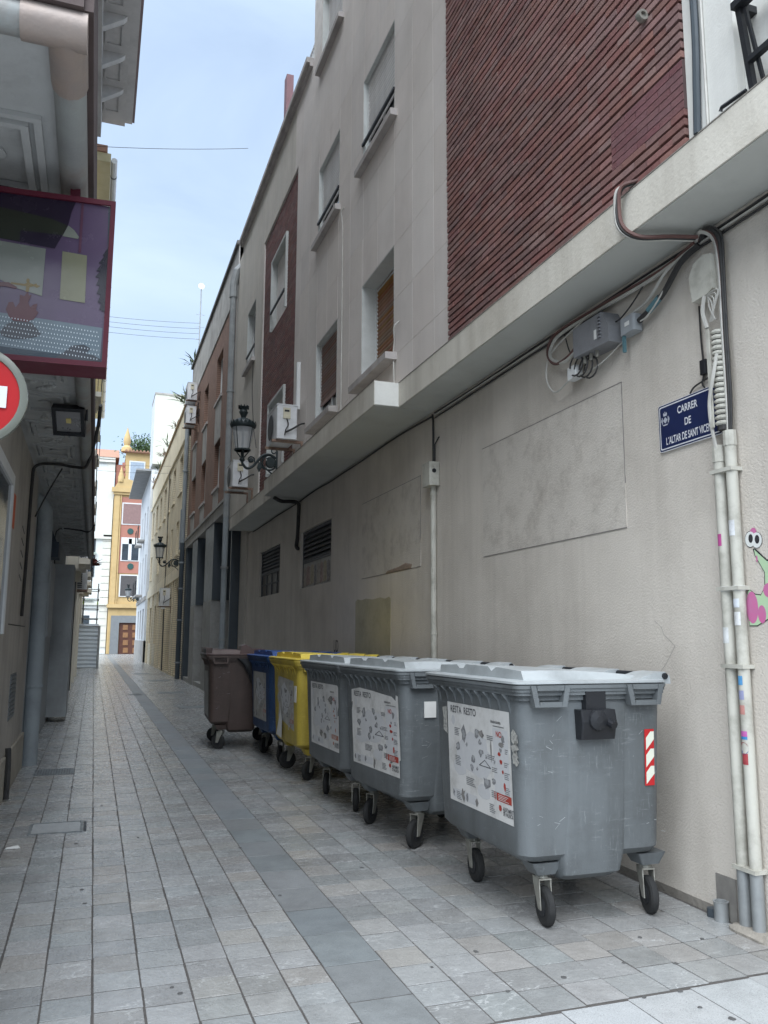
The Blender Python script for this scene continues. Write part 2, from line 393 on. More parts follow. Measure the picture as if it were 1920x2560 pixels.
# chewing gum and litter
M_GUM = mat('old_gum', (.10, .10, .10), (.07, .07, .07), 30, .8)
M_LIT = mat('litter_paper', (.75, .75, .73), rough=.7)
gums = [(205, 2225), (212, 2260), (190, 2110), (430, 2470), (450, 2485), (255, 2015), (345, 2095), (1190, 2380), (1270, 2480), (1690, 2410), (1700, 2480), (1750, 2520), (1080, 2420), (1410, 2445), (1830, 2548), (1560, 2408), (1755, 2348), (1600, 2345), (700, 2240), (905, 2170), (600, 2120), (300, 1930), (1610, 2495)]
for i, (px, py) in enumerate(gums):
    p = on(px, py, 2, .0); r = random.uniform(.008, .016)
    jj = [(2 * math.pi * q / 9, random.uniform(.65, 1.25)) for q in range(9)]
    o = part(None, 'gum_spot', M_GUM, lambda b: b.loft([[(r * j * math.cos(a), r * j * math.sin(a), 0) for a, j in jj], [(r * .85 * j * math.cos(a), r * .85 * j * math.sin(a), .0025) for a, j in jj]]))
    o.location = (p.x, p.y, .0028); o.scale = (1, random.uniform(.8, 1.3), 1)
    tag(o, 'small dark flattened chewing gum spot on the stone paving', 'gum', 'gum spots trodden into the paving')
for (px, py, w, h, lab) in [(200, 1793, .10, .03, 'white scrap of paper on the paving near the left wall'), (32, 2122, .11, .05, 'white crumpled tissue on the paving beside the inspection cover'), (38, 1930, .05, .05, 'small white scrap at the foot of the grey downpipe')]:
    p = on(px, py, 2, 0)
    o = part(None, 'paper_scrap', M_LIT, lambda b: b.loft([[(-w / 2, -h / 2, 0), (w / 2, -h * .3, 0), (w * .4, h / 2, 0), (-w * .4, h * .4, 0)], [(-w * .4, -h * .4, .012), (w * .45, -h * .3, .004), (w * .3, h * .4, .015), (-w * .4, h * .3, .006)]]))
    o.location = (p.x, p.y, .004); tag(o, lab, 'litter')

# ================================================================ BUILDING A : grey building with the brick ribs (right)
XW, XF = 3.5, 3.10
A = thing('grey_building', 'grey rendered building with ribbed red brick panels and projecting concrete canopy on the right', 'building', (3.5, 10, 0))
low_holes = [(16.52, 18.72, 2.48, 3.50, .15), (12.63, 14.72, 2.46, 3.49, .15)]
def f(b):
    wall_holes(b, XW, 1.2, 20.3, -.03, 4.12, low_holes, .2)
    b.quad((XW, 1.2, -.03), (9, 1.2, -.03), (9, 1.2, 4.12), (XW, 1.2, 4.12)); b.quad((XW, 20.3, -.03), (XW, 20.3, 4.12), (9, 20.3, 4.12), (9, 20.3, -.03))
part(A, 'ground_floor_wall', M_WALL, f)
def slabpart(y0, y1, x):
    o = part(A, 'canopy_slab', M_SLAB, lambda b: b.box(x, 3.9, y0, y1, 4.125, 4.40))
    part(o, 'soffit', M_SOFF, lambda b: b.box(x + .012, XW - .001, y0 + .012, y1 - .004, 4.119, 4.124))
    part(o, 'drip_edge', mat('weathered_edge', (.17, .16, .14), (.30, .28, .25), 14, .95, .5, 60), lambda b: b.box(x - .004, x + .03, y0, y1, 4.401, 4.408))
slabpart(1.0, 8.35, 3.07); slabpart(8.352, 14.66, 2.78); slabpart(14.662, 19.7, 2.93)
part(A, 'corner_block', M_WHITE, lambda b: b.box(2.784, 3.066, 8.344, 8.351, 4.128, 4.398))
# wall scars: blocked-up openings
M_SCAR = mat('wall_scar', (.20, .19, .18), (.30, .28, .26), 14, .95, .5, 50)
M_FILL = mat('blocked_opening_plaster', (.64, .595, .535), (.57, .53, .475), 2.5, .92, .8, 70, .65, 4.5, 0, stcol=(.52, .49, .47))
def scar(y0, y1, z0, z1):
    o = part(A, 'blocked_opening', M_FILL, lambda b: b.box(XW - .004, XW + .02, y0, y1, z0, z1))
    part(o, 'scar_line', M_SCAR, lambda b: (b.box(XW - .0055, XW, y0 - .007, y1, z1, z1 + .007), b.box(XW - .0055, XW, y0, y1, z0 - .006, z0), b.box(XW - .005, XW, y0 - .005, y0, z0 + (z1 - z0) * .3, z1)))
    return o
scar(4.86, 7.135, 2.36, 3.41); o = scar(8.77, 11.0, 2.40, 3.45)
part(o, 'exposed_brick', mat('broken_brick', (.36, .27, .21), (.26, .21, .17), 15, .9, .8, 40), lambda b: b.loft([[(XW - .010, 9.95, 2.405), (XW - .010, 9.9, 2.425), (XW - .010, 9.5, 2.44), (XW - .010, 9.3, 2.465), (XW - .010, 9.1, 2.43), (XW - .010, 9.1, 2.405)], [(XW, 10.0, 2.39), (XW, 9.95, 2.435), (XW, 9.5, 2.455), (XW, 9.25, 2.485), (XW, 9.0, 2.45), (XW, 9.05, 2.39)]]))
part(A, 'ochre_paint_patch', mat('ochre_patch', (.45, .41, .30), (.40, .37, .27), 3, .9, .4, 40, .4, 1.5), lambda b: b.prism([(11.28, 1.0), (11.28, 2.09), (11.18, 2.12), (11.0, 2.10), (10.8, 2.115), (10.5, 2.09), (10.2, 2.105), (10.0, 2.08), (9.85, 2.10), (9.79, 2.07), (9.79, 1.0)], 0, XW - .004, XW))
text(A, 'scrawl', 'UD', .26, (XW - .003, 12.4, 1.37), (0, -1, 0), (0, 0, 1), mat('graffiti_black', (.06, .055, .06), rough=.8), 0, .7)
part(A, 'wall_base_dirt', mat('base_dirt', (.27, .25, .22), (.20, .185, .165), 6, .95, .8, 30, .5, 2), lambda b: b.box(XW - .006, XW, 4.02, 19.9, -.03, .05))
for cy, cz, n_c, sd_ in ((6.3, .9, 7, 1), (9.3, 1.9, 6, 2), (15.6, 1.6, 7, 3), (4.6, 1.7, 5, 4), (7.6, 3.7, 6, 5), (11.7, 3.2, 6, 6)):
    rg = random.Random(sd_); pts = [(cy, cz)]
    for q in range(n_c): pts.append((pts[-1][0] + rg.uniform(-.12, .12), pts[-1][1] - rg.uniform(.03, .14)))
    part(A, 'crack', M_SCAR, lambda b: [b.quad((XW - .002, a[0], a[1]), (XW - .002, a[0] + .004, a[1]), (XW - .002, c[0] + .003, c[1]), (XW - .002, c[0], c[1])) for a, c in zip(pts, pts[1:])])
# louvre windows
M_LOUV = mat('louvre_steel', (.10, .105, .115), (.075, .08, .088), 5, .5, .1, 60, .3, 3)
def louvre(y0, y1, z0, z1, zm, bars):
    d = XW + .075
    w = part(A, 'louvre_window', M_LOUV, lambda b: (b.box(d - .03, d + .03, y0, y0 + .05, z0, z1), b.box(d - .03, d + .03, y1 - .05, y1, z0, z1), b.box(d - .03, d + .03, y0 + .05, y1 - .05, z1 - .05, z1), b.box(d - .03, d + .03, y0 + .05, y1 - .05, zm - .05, zm)))
    n = 6
    me = MB().prism([(-.03, -.045), (-.02, -.05), (.045, .045), (.035, .05)], 1, y0 + .05, y1 - .05).mesh('slat', M_LOUV)
    for i in range(n): instance(me, 'slat', w, (d - .01, 0, zm + (z1 - .05 - zm) * (i + .5) / n))
    if bars:
        part(w, 'pane', mat('grimy_glass', (.16, .155, .14), (.11, .105, .1), 6, .4, stain=.5, stscale=4), lambda b: b.box(d, d + .008, y0 + .05, y1 - .05, z0, zm - .05))
        for k in range(1, 4): part(w, 'bar', M_LOUV, lambda b: b.box(d - .02, d, y0 + (y1 - y0) * k / 4 - .012, y0 + (y1 - y0) * k / 4 + .012, z0, zm - .05))
        part(w, 'crossbar', M_LOUV, lambda b: b.box(d - .022, d - .002, y0 + .05, y1 - .05, (z0 + zm) / 2 - .015, (z0 + zm) / 2 + .015))
    else:
        bd = part(w, 'poster_board', M_PAPERD, lambda b: b.box(d - .02, d + .02, y0, y1, z0, zm - .05))
        cs = [mat('bill_a', (.52, .47, .42), (.30, .27, .24), 22, .8, stain=.7, stscale=6), mat('bill_b', (.14, .14, .145), (.42, .40, .38), 26, .8, stain=.6, stscale=8), mat('bill_c', (.55, .49, .36), (.32, .28, .22), 20, .8, stain=.7, stscale=7), mat('bill_d', (.50, .38, .34), (.28, .22, .2), 24, .8, stain=.7, stscale=7)]
        yy = y0 + .06; k = 0
        while yy < y1 - .2:
            ww = random.uniform(.16, .3); zz = random.uniform(0, .07)
            part(bd, 'torn_bill', cs[k % 4], lambda b: b.prism([(yy, z0 + zz + .03), (yy + .02, z0 + .33 + zz), (yy + ww * .5, z0 + .38 + zz * .5), (yy + ww - .03, z0 + .35 + zz * .3), (yy + ww - .02, z0 + zz)], 0, d - .023 - .001 * (k % 2), d - .02)); yy += ww; k += 1
louvre(16.52, 18.72, 2.48, 3.50, 3.0, True); louvre(12.63, 14.72, 2.46, 3.49, 2.95, False)

# upper front: openings, panels, windows
WIN = [  # y0,y1,z0,z1,depth,kind
    (8.60, 9.85, 4.83, 6.17, .21, 'W4'), (11.03, 12.24, 4.85, 6.18, .085, 'W5'), (8.60, 9.85, 7.88, 9.14, .07, 'W2'), (11.03, 12.25, 7.93, 9.19, .07, 'W3'),
    (10.98, 12.2, 11.05, 12.4, .11, 'W1'), (8.60, 9.85, 11.05, 12.4, .11, 'W0'), (17.92, 19.0, 7.86, 9.28, .14, 'W6')]
PWIN = [(14.75, 16.08, 7.86, 9.28, .16, 'P1'), (14.70, 16.1, 4.82, 6.2, .26, 'P2')]
holesA = [(w[0], w[1], w[2], w[3], w[4] + .07) for w in WIN]
PY0, PY1, PZ1 = 13.82, 17.02, 10.18
def f(b):
    wall_holes(b, XF + .014, 7.0, 12.8, 4.402, 15.0, [h for h in holesA if h[0] < 12.8], .2)
    wall_holes(b, XF + .014, 12.8, 20.0, 4.402, 11.55, [h for h in holesA if h[0] > 12.8] + [(PY0, PY1, 4.402, PZ1, .10)], .2)
    b.quad((XF + .014, 12.8, 11.55), (9, 12.8, 11.55), (9, 12.8, 15), (XF + .014, 12.8, 15)); b.quad((XF + .014, 20, 4.402), (XF + .014, 20, 11.55), (9, 20, 11.55), (9, 20, 4.402))
    b.quad((XF, 3.57, 15), (9, 3.57, 15), (9, 12.8, 15), (XF, 12.8, 15)); b.quad((XF, 12.8, 11.55), (9, 12.8, 11.55), (9, 20, 11.55), (XF, 20, 11.55))
    b.quad((9, 1.2, 0), (9, 20, 0), (9, 20, 11.55), (9, 1.2, 11.55))
part(A, 'upper_wall', M_JOINT, f)
# plaster panels cut round the openings
def cut(rects, h):
    out = []
    for (a, c, d, e) in rects:
        if h[1] <= a or h[0] >= c or h[3] <= d or h[2] >= e: out.append((a, c, d, e)); continue
        if h[0] > a: out.append((a, h[0], d, e))
        if h[1] < c: out.append((h[1], c, d, e))
        m0, m1 = max(a, h[0]), min(c, h[1])
        if h[2] > d: out.append((m0, m1, d, h[2]))
        if h[3] < e: out.append((m0, m1, h[3], e))
    return out
zg = [4.404] + [4.80 + .677 * k for k in range(0, 17)]; yg = [7.0] + [7.39 + .605 * k for k in range(0, 21)] + [20.0]
npan = 0; farp = MB()
for a, c in zip(yg, yg[1:]):
    for d, e in zip(zg, zg[1:]):
        if d > 15: continue
        rs = [(a, c, d, min(e, 15))] if a < 12.2 else [(a, c, d, min(e, 11.55))]
        if a >= 12.2 and d >= 11.5: continue
        for h in holesA: rs = cut(rs, h)
        rs = cut(rs, (PY0, PY1, 4.4, PZ1))
        for r in rs:
            if r[1] - r[0] < .03 or r[3] - r[2] < .03: continue
            gy, gz = .0035, .004; v = (r[0] + gy, r[1] - gy, r[2] + gz * .4, r[3] - gz * .6)
            if a < 14 and r[3] < 12.5 and npan < 290:
                part(A, 'facade_panel', M_PANEL, lambda b: b.box(XF, XF + .0135, *v)); npan += 1
            else: farp.box(XF, XF + .0135, *v)
o = farp.build('facade_panel_field', M_RENDER, A); o['kind'] = 'stuff'
part(A, 'parapet_coping', M_SILL, lambda b: (b.box(XF - .12, 3.5, 12.81, 20.02, 11.56, 11.66), b.box(XF - .06, 3.4, 12.81, 20.02, 11.50, 11.559)))
part(A, 'roof_railing', M_PVCW, lambda b: ([b.box(3.2, 3.22, 12.85 + .09 * k, 12.875 + .09 * k, 11.66, 12.16) for k in range(24)], b.box(3.19, 3.23, 12.83, 15.0, 12.16, 12.20)))
part(A, 'roof_post', mat('maroon_post', (.17, .08, .09), rough=.6), lambda b: b.box(3.5, 3.66, 17.0, 17.25, 11.6, 14.4))
def window(parent, y0, y1, z0, z1, depth, xf=XF, shut=None, zs=None, rail=False, frame=M_PVCW, pitch=.058, sill=True, rev=None, sillx=.09):
    d = xf + depth
    w = part(parent, 'window', frame, lambda b: (b.box(d - .012, d + .05, y0, y0 + .05, z0, z1), b.box(d - .012, d + .05, y1 - .05, y1, z0, z1), b.box(d - .01, d + .05, y0 + .05, y1 - .05, z1 - .06, z1), b.box(d - .01, d + .05, y0 + .05, y1 - .05, z0, z0 + .05), b.box(d + .012, d + .048, (y0 + y1) / 2 - .03, (y0 + y1) / 2 + .03, z0 + .05, z1 - .06)))
    part(w, 'pane', M_PANE, lambda b: b.box(d + .025, d + .04, y0 + .05, y1 - .05, z0 + .05, z1 - .06))
    if shut:
        me = MB().prism([(.0, 0), (-.008, pitch * .3), (-.010, pitch * .25), (-.010, pitch * .6), (0, pitch * .76), (.006, pitch * .76), (.006, 0)], 1, y0 + .035, y1 - .035).mesh('shutter_slat', shut)
        zz = zs
        while zz < z1 - .04: instance(me, 'shutter_slat', w, (d + .0, 0, zz)); zz += pitch
        part(w, 'shutter_end_bar', shut, lambda b: b.box(d - .012, d + .01, y0 + .04, y1 - .04, zs - .045, zs - .003))
    if rev:
        part(w, 'reveal', rev, lambda b: (b.box(xf + .002, d - .013, y1 - .012, y1 - .001, z0, z1), b.box(xf + .002, d - .013, y0 + .001, y0 + .012, z0, z1), b.box(xf + .002, d - .013, y0 + .012, y1 - .012, z1 - .012, z1 - .001)))
    if sill: part(w, 'sill', M_SILL, lambda b: b.prism([(xf - sillx, z0 - .10), (xf - sillx, z0 - .02), (d - .02, z0 + .004), (d - .02, z0 - .10)], 1, y0 - .1, y1 + .12))
    if rail:
        zr = z0 + .3
        part(w, 'guard_rail', M_BLACK, lambda b: (b.box(xf - .02, xf + .015, y0 - .01, y1 + .01, zr, zr + .035), b.box(xf - .02, d - .013, y1 - .002, y1 + .01, zr, zr + .035)))
    return w
for y0, y1, z0, z1, dp, k in WIN:
    if k == 'W4': window(A, y0, y1, z0, z1, dp, shut=M_SHUTB, zs=z0 + .09, rev=M_REVEAL, pitch=.052, sillx=.14)
    elif k == 'W5': window(A, y0, y1, z0, z1, dp, shut=M_SHUTD, zs=z0 + .36, rev=M_REVEAL, pitch=.05, sillx=.14)
    elif k == 'W6': window(A, y0, y1, z0, z1, dp, shut=None, rail=True, rev=M_REVEAL)
    else: window(A, y0, y1, z0, z1, dp, shut=M_SHUTG, zs=z0 + .42, rail=k in ('W2', 'W3'), rev=M_REVEAL)
for y0, y1, z0, z1, dp, k in PWIN:
    window(A, y0, y1, z0, z1, dp, xf=XF - .01, shut=M_SHUTG if k == 'P1' else M_SHUTB, zs=z0 + .1, rail=k == 'P1', rev=M_REVEAL, sill=False)
# ribbed brick wall, near
RP, RH = .062, .041
part(A, 'brick_backing_wall', M_BRICKD, lambda b: b.box(XF + .028, 3.5, 3.57, 6.998, 4.402, 14.99))
br = []; i = 0; z = 4.412
PATCH = (3.57, 4.28, 4.64, 4.955)
while z < 14.9:
    y = 3.572 - (.12 if i % 2 else 0) - random.uniform(0, .02)
    while y < 6.995:
        ln = .243; a, c = max(y, 3.572), min(y + ln - .005, 6.995)
        if c - a > .02 and not (c > PATCH[0] and a < PATCH[1] and PATCH[2] - RH < z < PATCH[3] - .004):
            br.append((a, c, z))
        elif c - a > .02 and a < PATCH[1] < c: br.append((PATCH[1] + .002, c, z))
        y += ln
    z += RP; i += 1
def brpx(q):
    p0 = proj((XF, q[0], q[2])); p1 = proj((XF, q[1], q[2] + RH))
    if not (0 < (p0[0] + p1[0]) / 2 < 1920 and -5 < (p0[1] + p1[1]) / 2 < 2560): return 0
    dd = Vector((XF, q[0], q[2])) - CAM; return (q[1] - q[0]) / dd.length ** 3
br.sort(key=brpx, reverse=True); mass = MB(); cache = {}
for k, (a, c, z) in enumerate(br):
    jx = random.uniform(-.003, .003)
    if k < 300:
        key = round(c - a, 3)
        if key not in cache: cache[key] = MB().box(XF - .022, XF + .03, 0, c - a, 0, RH).mesh('brick', M_BRICK)
        instance(cache[key], 'brick', A, (jx, a, z))
    else: mass.box(XF - .022 + jx, XF + .03, a, c, z, z + RH)
o = mass.build('brick_rib_field', M_BRICKI, A); o['kind'] = 'stuff'
pt = part(A, 'repair_patch', mat('patch_mortar', (.11, .07, .07), rough=.95), lambda b: b.box(XF - .018, XF + .028, PATCH[0], PATCH[1], PATCH[2], PATCH[3]))
zz = PATCH[2] + .003; r = 0
while zz < PATCH[3] - .02:
    yy = PATCH[0] + .002 - (.11 if r % 2 else 0)
    while yy < PATCH[1]:
        a, c = max(yy, PATCH[0] + .001), min(yy + .215, PATCH[1] - .002)
        if c - a > .02: part(pt, 'brick', M_PATCHB, lambda b: b.box(XF - .023, XF - .017, a, c, zz, zz + .045))
        yy += .222
    zz += .052; r += 1
# narrow ribbed panel further on
mass = MB(); z = 4.41; i = 0
ph = [(w[0] - .06, w[1] + .06, w[2] - .05, w[3] + .06) for w in PWIN]
while z < PZ1 - .05:
    y = PY0 + .002 - (.12 if i % 2 else 0)
    segs = [(PY0 + .002, PY1 - .002)]
    for h in ph:
        if h[2] - RH < z < h[3]: segs = [s_ for a, c in segs for s_ in ((a, h[0]), (h[1], c)) if s_[1] - s_[0] > .02]
    for a, c in segs:
        yy = a
        while yy < c - .01: mass.box(XF + .03, XF + .085, yy, min(yy + .24, c), z, z + RH); yy += .243
    z += RP; i += 1
o = mass.build('brick_panel_ribs', M_BRICKI, A); o['kind'] = 'stuff'
part(A, 'brick_panel_backing', M_BRICKD, lambda b: wall_holes(b, XF + .083, PY0, PY1, 4.402, PZ1, [(h[0] + .02, h[1] - .02, h[2], h[3] - .02, .2) for h in ph], .2))
for h in ph: part(A, 'window_surround', M_REVEAL, lambda b: (b.box(XF - .012, XF + .09, h[0], h[0] + .05, h[2], h[3]), b.box(XF - .012, XF + .09, h[1] - .05, h[1], h[2], h[3]), b.box(XF - .012, XF + .09, h[0] + .05, h[1] - .05, h[3] - .05, h[3])))
part(A, 'end_pier', M_RENDER, lambda b: (b.box(XF + .05, 4.5, 20.002, 21.2, 4.3, 11.5), b.box(XW - .05, 4.5, 20.302, 22.0, -.03, 4.3)))

# ---------------------------------------------------------------- things fixed on building A
def cable(name, pts, r, mt, label, cat='cable', n=6, group=None, sm=5):
    o = part(None, name, mt, lambda b: b.tube(spline(pts, sm), r, n), True); return tag(o, label, cat, group)
def aircon(label, y0, z0, xb=XF, w=.34, ln=.82, h=.56, legs=True, group=None):
    """outdoor unit hung on a wall lying in plane xb, its short end towards the camera"""
    t = thing('air_conditioner', label, 'air conditioner', (xb - w / 2, y0, z0), group=group)
    x0, x1 = xb - .12 - w, xb - .12
    part(t, 'casing', M_AC, lambda b: b.loft([rrect(x0, x1, y0, y0 + ln, .02, z0, 2), rrect(x0, x1, y0, y0 + ln, .02, z0 + h, 2)]))
    part(t, 'fan_grille', M_ACG, lambda b: b.lathe([(.22, x0 - .012), (.2, x0 - .016), (.02, x0 - .016)], (0, y0 + ln * .58, z0 + h / 2), 20, 0))
    part(t, 'top_lip', M_AC, lambda b: b.box(x0 - .008, x1 + .004, y0 - .008, y0 + ln + .004, z0 + h + .001, z0 + h + .02))
    part(t, 'terminal_cover', mat('ac_cover', (.62, .58, .44), rough=.5), lambda b: (b.box(x0 + .1, x0 + .22, y0 - .022, y0 - .001, z0 + h * .6, z0 + h * .92)))
    part(t, 'nameplate', M_BLACK, lambda b: b.box(x0 + .12, x0 + .2, y0 - .025, y0 - .023, z0 + h * .8, z0 + h * .86))
    part(t, 'pipe_bundle', M_CABLE, lambda b: (b.tube(spline([(x0 + .16, y0 - .02, z0 + h * .6), (x0 + .18, y0 - .05, z0 + h * .4), (x0 + .14, y0 - .05, z0 + h * .25), (x0 + .13, y0 - .02, z0 + .05)], 4), .010, 6), b.tube(spline([(x0 + .14, y0 - .03, z0 + h * .18), (x0 + .25, y0 - .07, z0 + h * .28), (x1 + .04, y0 - .04, z0 + h * .45), (xb, y0 - .02, z0 + h * .5)], 4), .016, 6)))
    for yy in (y0 + .08, y0 + ln - .16):
        if legs: part(t, 'bracket', M_RUST, lambda b: (b.box(x0 - .06, xb, yy, yy + .04, z0 - .045, z0 - .001), b.box(xb - .03, xb, yy, yy + .04, z0 - .3, z0 - .045)))
    return t
aircon('white air conditioner on the canopy edge beside the street lantern, duct above it', 12.95, 4.80)
aircon('white air conditioner half hidden below the near lantern', 17.55, 4.80)
tag(part(None, 'pipe_duct', M_PVCW, lambda b: b.box(XF - .06, XF - .001, 13.3, 13.38, 5.42, 6.25)), 'white plastic pipe duct rising above the nearer air conditioner', 'duct')
# wall lantern
def lantern_geo():
    pass
M_LG = bpy.data.materials.new('lantern_glass'); M_LG.use_nodes = True
_b = M_LG.node_tree.nodes['Principled BSDF']; _b.inputs['Base Color'].default_value = (.75, .78, .8, 1); _b.inputs['Roughness'].default_value = .12; _b.inputs['Alpha'].default_value = .38
def street_lantern(label, xw, y, zb, reach, s=1.0):
    """fernandina lantern on a scrolled bracket; zb = height of the arm's low point"""
    t = thing('street_lantern', label, 'street lamp', (xw, y, zb), group='wall lanterns along the lane')
    xl = xw - reach; zl = zb + .285 * s
    part(t, 'crown', M_IRON, lambda b: (b.lathe([(.035 * s, zl + .62 * s), (.05 * s, zl + .66 * s), (.085 * s, zl + .74 * s), (.06 * s, zl + .80 * s), (.1 * s, zl + .84 * s), (.02 * s, zl + .80 * s)], (xl, y, 0), 12), [b.prism([(xl + math.cos(a) * .075 * s - .012, y + math.sin(a) * .075 * s), (xl + math.cos(a) * .1 * s, y + math.sin(a) * .1 * s), (xl + math.cos(a) * .075 * s + .012, y + math.sin(a) * .075 * s)], 2, zl + .8 * s, zl + .87 * s) for a in [k * math.pi / 4 for k in range(8)]]), 40)
    part(t, 'hood', M_IRON, lambda b: b.lathe([(.21 * s, zl + .43 * s), (.235 * s, zl + .45 * s), (.245 * s, zl + .49 * s), (.23 * s, zl + .53 * s), (.16 * s, zl + .58 * s), (.07 * s, zl + .625 * s), (.03 * s, zl + .64 * s)], (xl, y, 0), 16), 40)
    part(t, 'hood_crest', M_IRON, lambda b: [b.prism([(-.03 * s, 0), (-.018 * s, .05 * s), (0, .075 * s), (.018 * s, .05 * s), (.03 * s, 0)], 1, -.006, .006) or None for _ in ()] or [b.quad(*[(xl + math.cos(a + da) * rr * s, y + math.sin(a + da) * rr * s, zl + hz * s) for da, rr, hz in ((-.13, .245, .49), (-.06, .25, .535), (0, .255, .56), (.06, .25, .535), (.13, .245, .49))]) for a in [k * math.pi / 10 for k in range(20)]])
    part(t, 'glass', M_LG, lambda b: b.lathe([(.205 * s, zl + .43 * s), (.14 * s, zl + .03 * s)], (xl, y, 0), 16, cap=False), True)
    for k in range(4):
        a = math.pi / 4 + k * math.pi / 2
        part(t, 'glazing_bar', M_IRON, lambda b: b.tube([(xl + math.cos(a) * .208 * s, y + math.sin(a) * .208 * s, zl + .43 * s), (xl + math.cos(a) * .143 * s, y + math.sin(a) * .143 * s, zl + .02 * s)], .009 * s, 5))
    part(t, 'lamp_holder', M_IRON, lambda b: b.tube([(xl, y, zl - .02 * s), (xl, y, zl + .4 * s)], .016 * s, 6))
    part(t, 'base_ring', M_IRON, lambda b: (b.lathe([(.15 * s, zl + .0 * s), (.155 * s, zl + .03 * s), (.12 * s, zl + .03 * s), (.12 * s, zl)], (xl, y, 0), 14), b.lathe([(.03 * s, zl - .2 * s), (.055 * s, zl - .17 * s), (.03 * s, zl - .12 * s), (.03 * s, zl + .01 * s)], (xl, y, 0), 10), [b.tube(spline([(xl + math.cos(a) * .035 * s, y + math.sin(a) * .035 * s, zl - .12 * s), (xl + math.cos(a) * .07 * s, y + math.sin(a) * .07 * s, zl - .07 * s), (xl + math.cos(a) * .135 * s, y + math.sin(a) * .135 * s, zl + .01 * s)], 3), .011 * s, 5) for a in [k * math.pi / 2 for k in range(4)]]), 40)
    R = reach
    arm = [(xl, y, zl - .18 * s), (xl + .02 * R, y, zb + .04 * s), (xl + .14 * R, y, zb - .035 * s), (xl + .3 * R, y, zb + .01 * s), (xl + .45 * R, y, zb + .13 * s), (xl + .6 * R, y, zb + .235 * s), (xl + .78 * R, y, zb + .25 * s), (xl + .95 * R, y, zb + .19 * s)]
    part(t, 'arm', M_IRON, lambda b: b.tube(spline(arm, 5), [.026 * s] * (len(arm) * 5 - 4), 8), True)
    def scroll(cx, cz, r0, r1, turns, st, n=26): return [(cx + (r0 + (r1 - r0) * k / n) * math.cos(st + turns * 2 * math.pi * k / n), y, cz + (r0 + (r1 - r0) * k / n) * math.sin(st + turns * 2 * math.pi * k / n)) for k in range(n + 1)]
    part(t, 'scroll', M_IRON, lambda b: (b.tube(scroll(xl + .78 * R, zb + .09 * s, .155 * s, .1 * s, 1.1, 1.6), .017 * s, 6), b.tube(scroll(xl + .25 * R, zb + .13 * s, .07 * s, .035 * s, 1.2, -.6), .013 * s, 6), b.tube(spline([(xl + .5 * R, y, zb + .15 * s), (xl + .55 * R, y, zb + .02 * s), (xl + .64 * R, y, zb - .03 * s), (xl + .7 * R, y, zb + .0 * s)], 4), .012 * s, 6)), True)
    part(t, 'rosette', M_IRON, lambda b: b.lathe([(.085 * s, y - .035), (.095 * s, y - .02), (.095 * s, y + .02), (.085 * s, y + .035), (.02 * s, y + .045)], (xl + .8 * R, 0, zb + .09 * s), 14, 1), 40)
    part(t, 'rosette', M_IRON, lambda b: b.lathe([(.035 * s, y - .03), (.04 * s, y), (.035 * s, y + .03)], (xl + .25 * R, 0, zb + .13 * s), 10, 1), 40)
    part(t, 'leaf', M_IRON, lambda b: (b.loft([[(xl + .46 * R, y - .012, zb + .1 * s), (xl + .53 * R, y - .012, zb + .08 * s), (xl + .53 * R, y + .012, zb + .08 * s), (xl + .46 * R, y + .012, zb + .1 * s)], [(xl + .42 * R, y - .015, zb - .01 * s), (xl + .55 * R, y - .015, zb - .01 * s), (xl + .55 * R, y + .015, zb - .01 * s), (xl + .42 * R, y + .015, zb - .01 * s)], [(xl + .47 * R, y - .006, zb - .09 * s), (xl + .49 * R, y - .006, zb - .09 * s), (xl + .49 * R, y + .006, zb - .09 * s), (xl + .47 * R, y + .006, zb - .09 * s)]])))
    part(t, 'wall_bar', M_IRON, lambda b: (b.box(xw - .03, xw - .001, y - .022, y + .022, zb - .3 * s, zb + .38 * s), b.tube(spline([(xw - .02, y, zb - .28 * s), (xw - .08 * s, y, zb - .14 * s), (xl + .7 * R, y, zb - .03 * s)], 4), .014 * s, 6), b.tube(scroll(xw - .07 * s, zb + .32 * s, .065 * s, .03 * s, .9, .3), .012 * s, 6)))
    return t
street_lantern('black iron street lantern in front of the ribbed brick panel, nearest of the three', XF - .012, 15.0, 4.72, .665)
cable('lantern_cable', [(XF - .02, 17.95, 7.78), (XF - .03, 17.9, 7.0), (XF - .03, 17.6, 6.2), (XF - .03, 17.2, 5.6)], .008, M_CABLE, 'thin black cable hanging below the small barred window')
# hanging white cords and hooks
cable('hanging_cable', [(XF - .008, 10.72, 7.75), (XF - .035, 10.78, 7.68), (XF - .012, 10.78, 7.5), (XF - .010, 10.76, 6.6), (XF - .012, 10.75, 5.6), (XF - .012, 10.74, 4.5)], .009, M_CABLEW, 'long white cord hanging down the grey facade between two window columns')
cable('hanging_cable', [(XF - .01, 8.4, 5.15), (XF - .06, 8.43, 5.08), (XF - .03, 8.5, 4.95), (XF - .03, 8.53, 4.8), (XF - .02, 8.53, 4.45)], .009, M_CABLEW, 'white cord and hook beside the orange brown shutter')
o = part(None, 'insulator_ring', M_FORK, lambda b: b.lathe([(.02, -.02), (.036, -.02), (.04, 0), (.036, .02), (.02, .02), (.02, -.02)], (0, 0, 0), 12, 1, False), True)
o.location = (XF - .05, 3.87, 5.46); tag(o, 'grey metal ring fixed on the ribbed brick wall', 'ring')
part(o, 'pin', M_FORK, lambda b: b.box(.0, .03, -.006, .006, -.01, .01))
o.children[0].matrix_parent_inverse = Matrix()

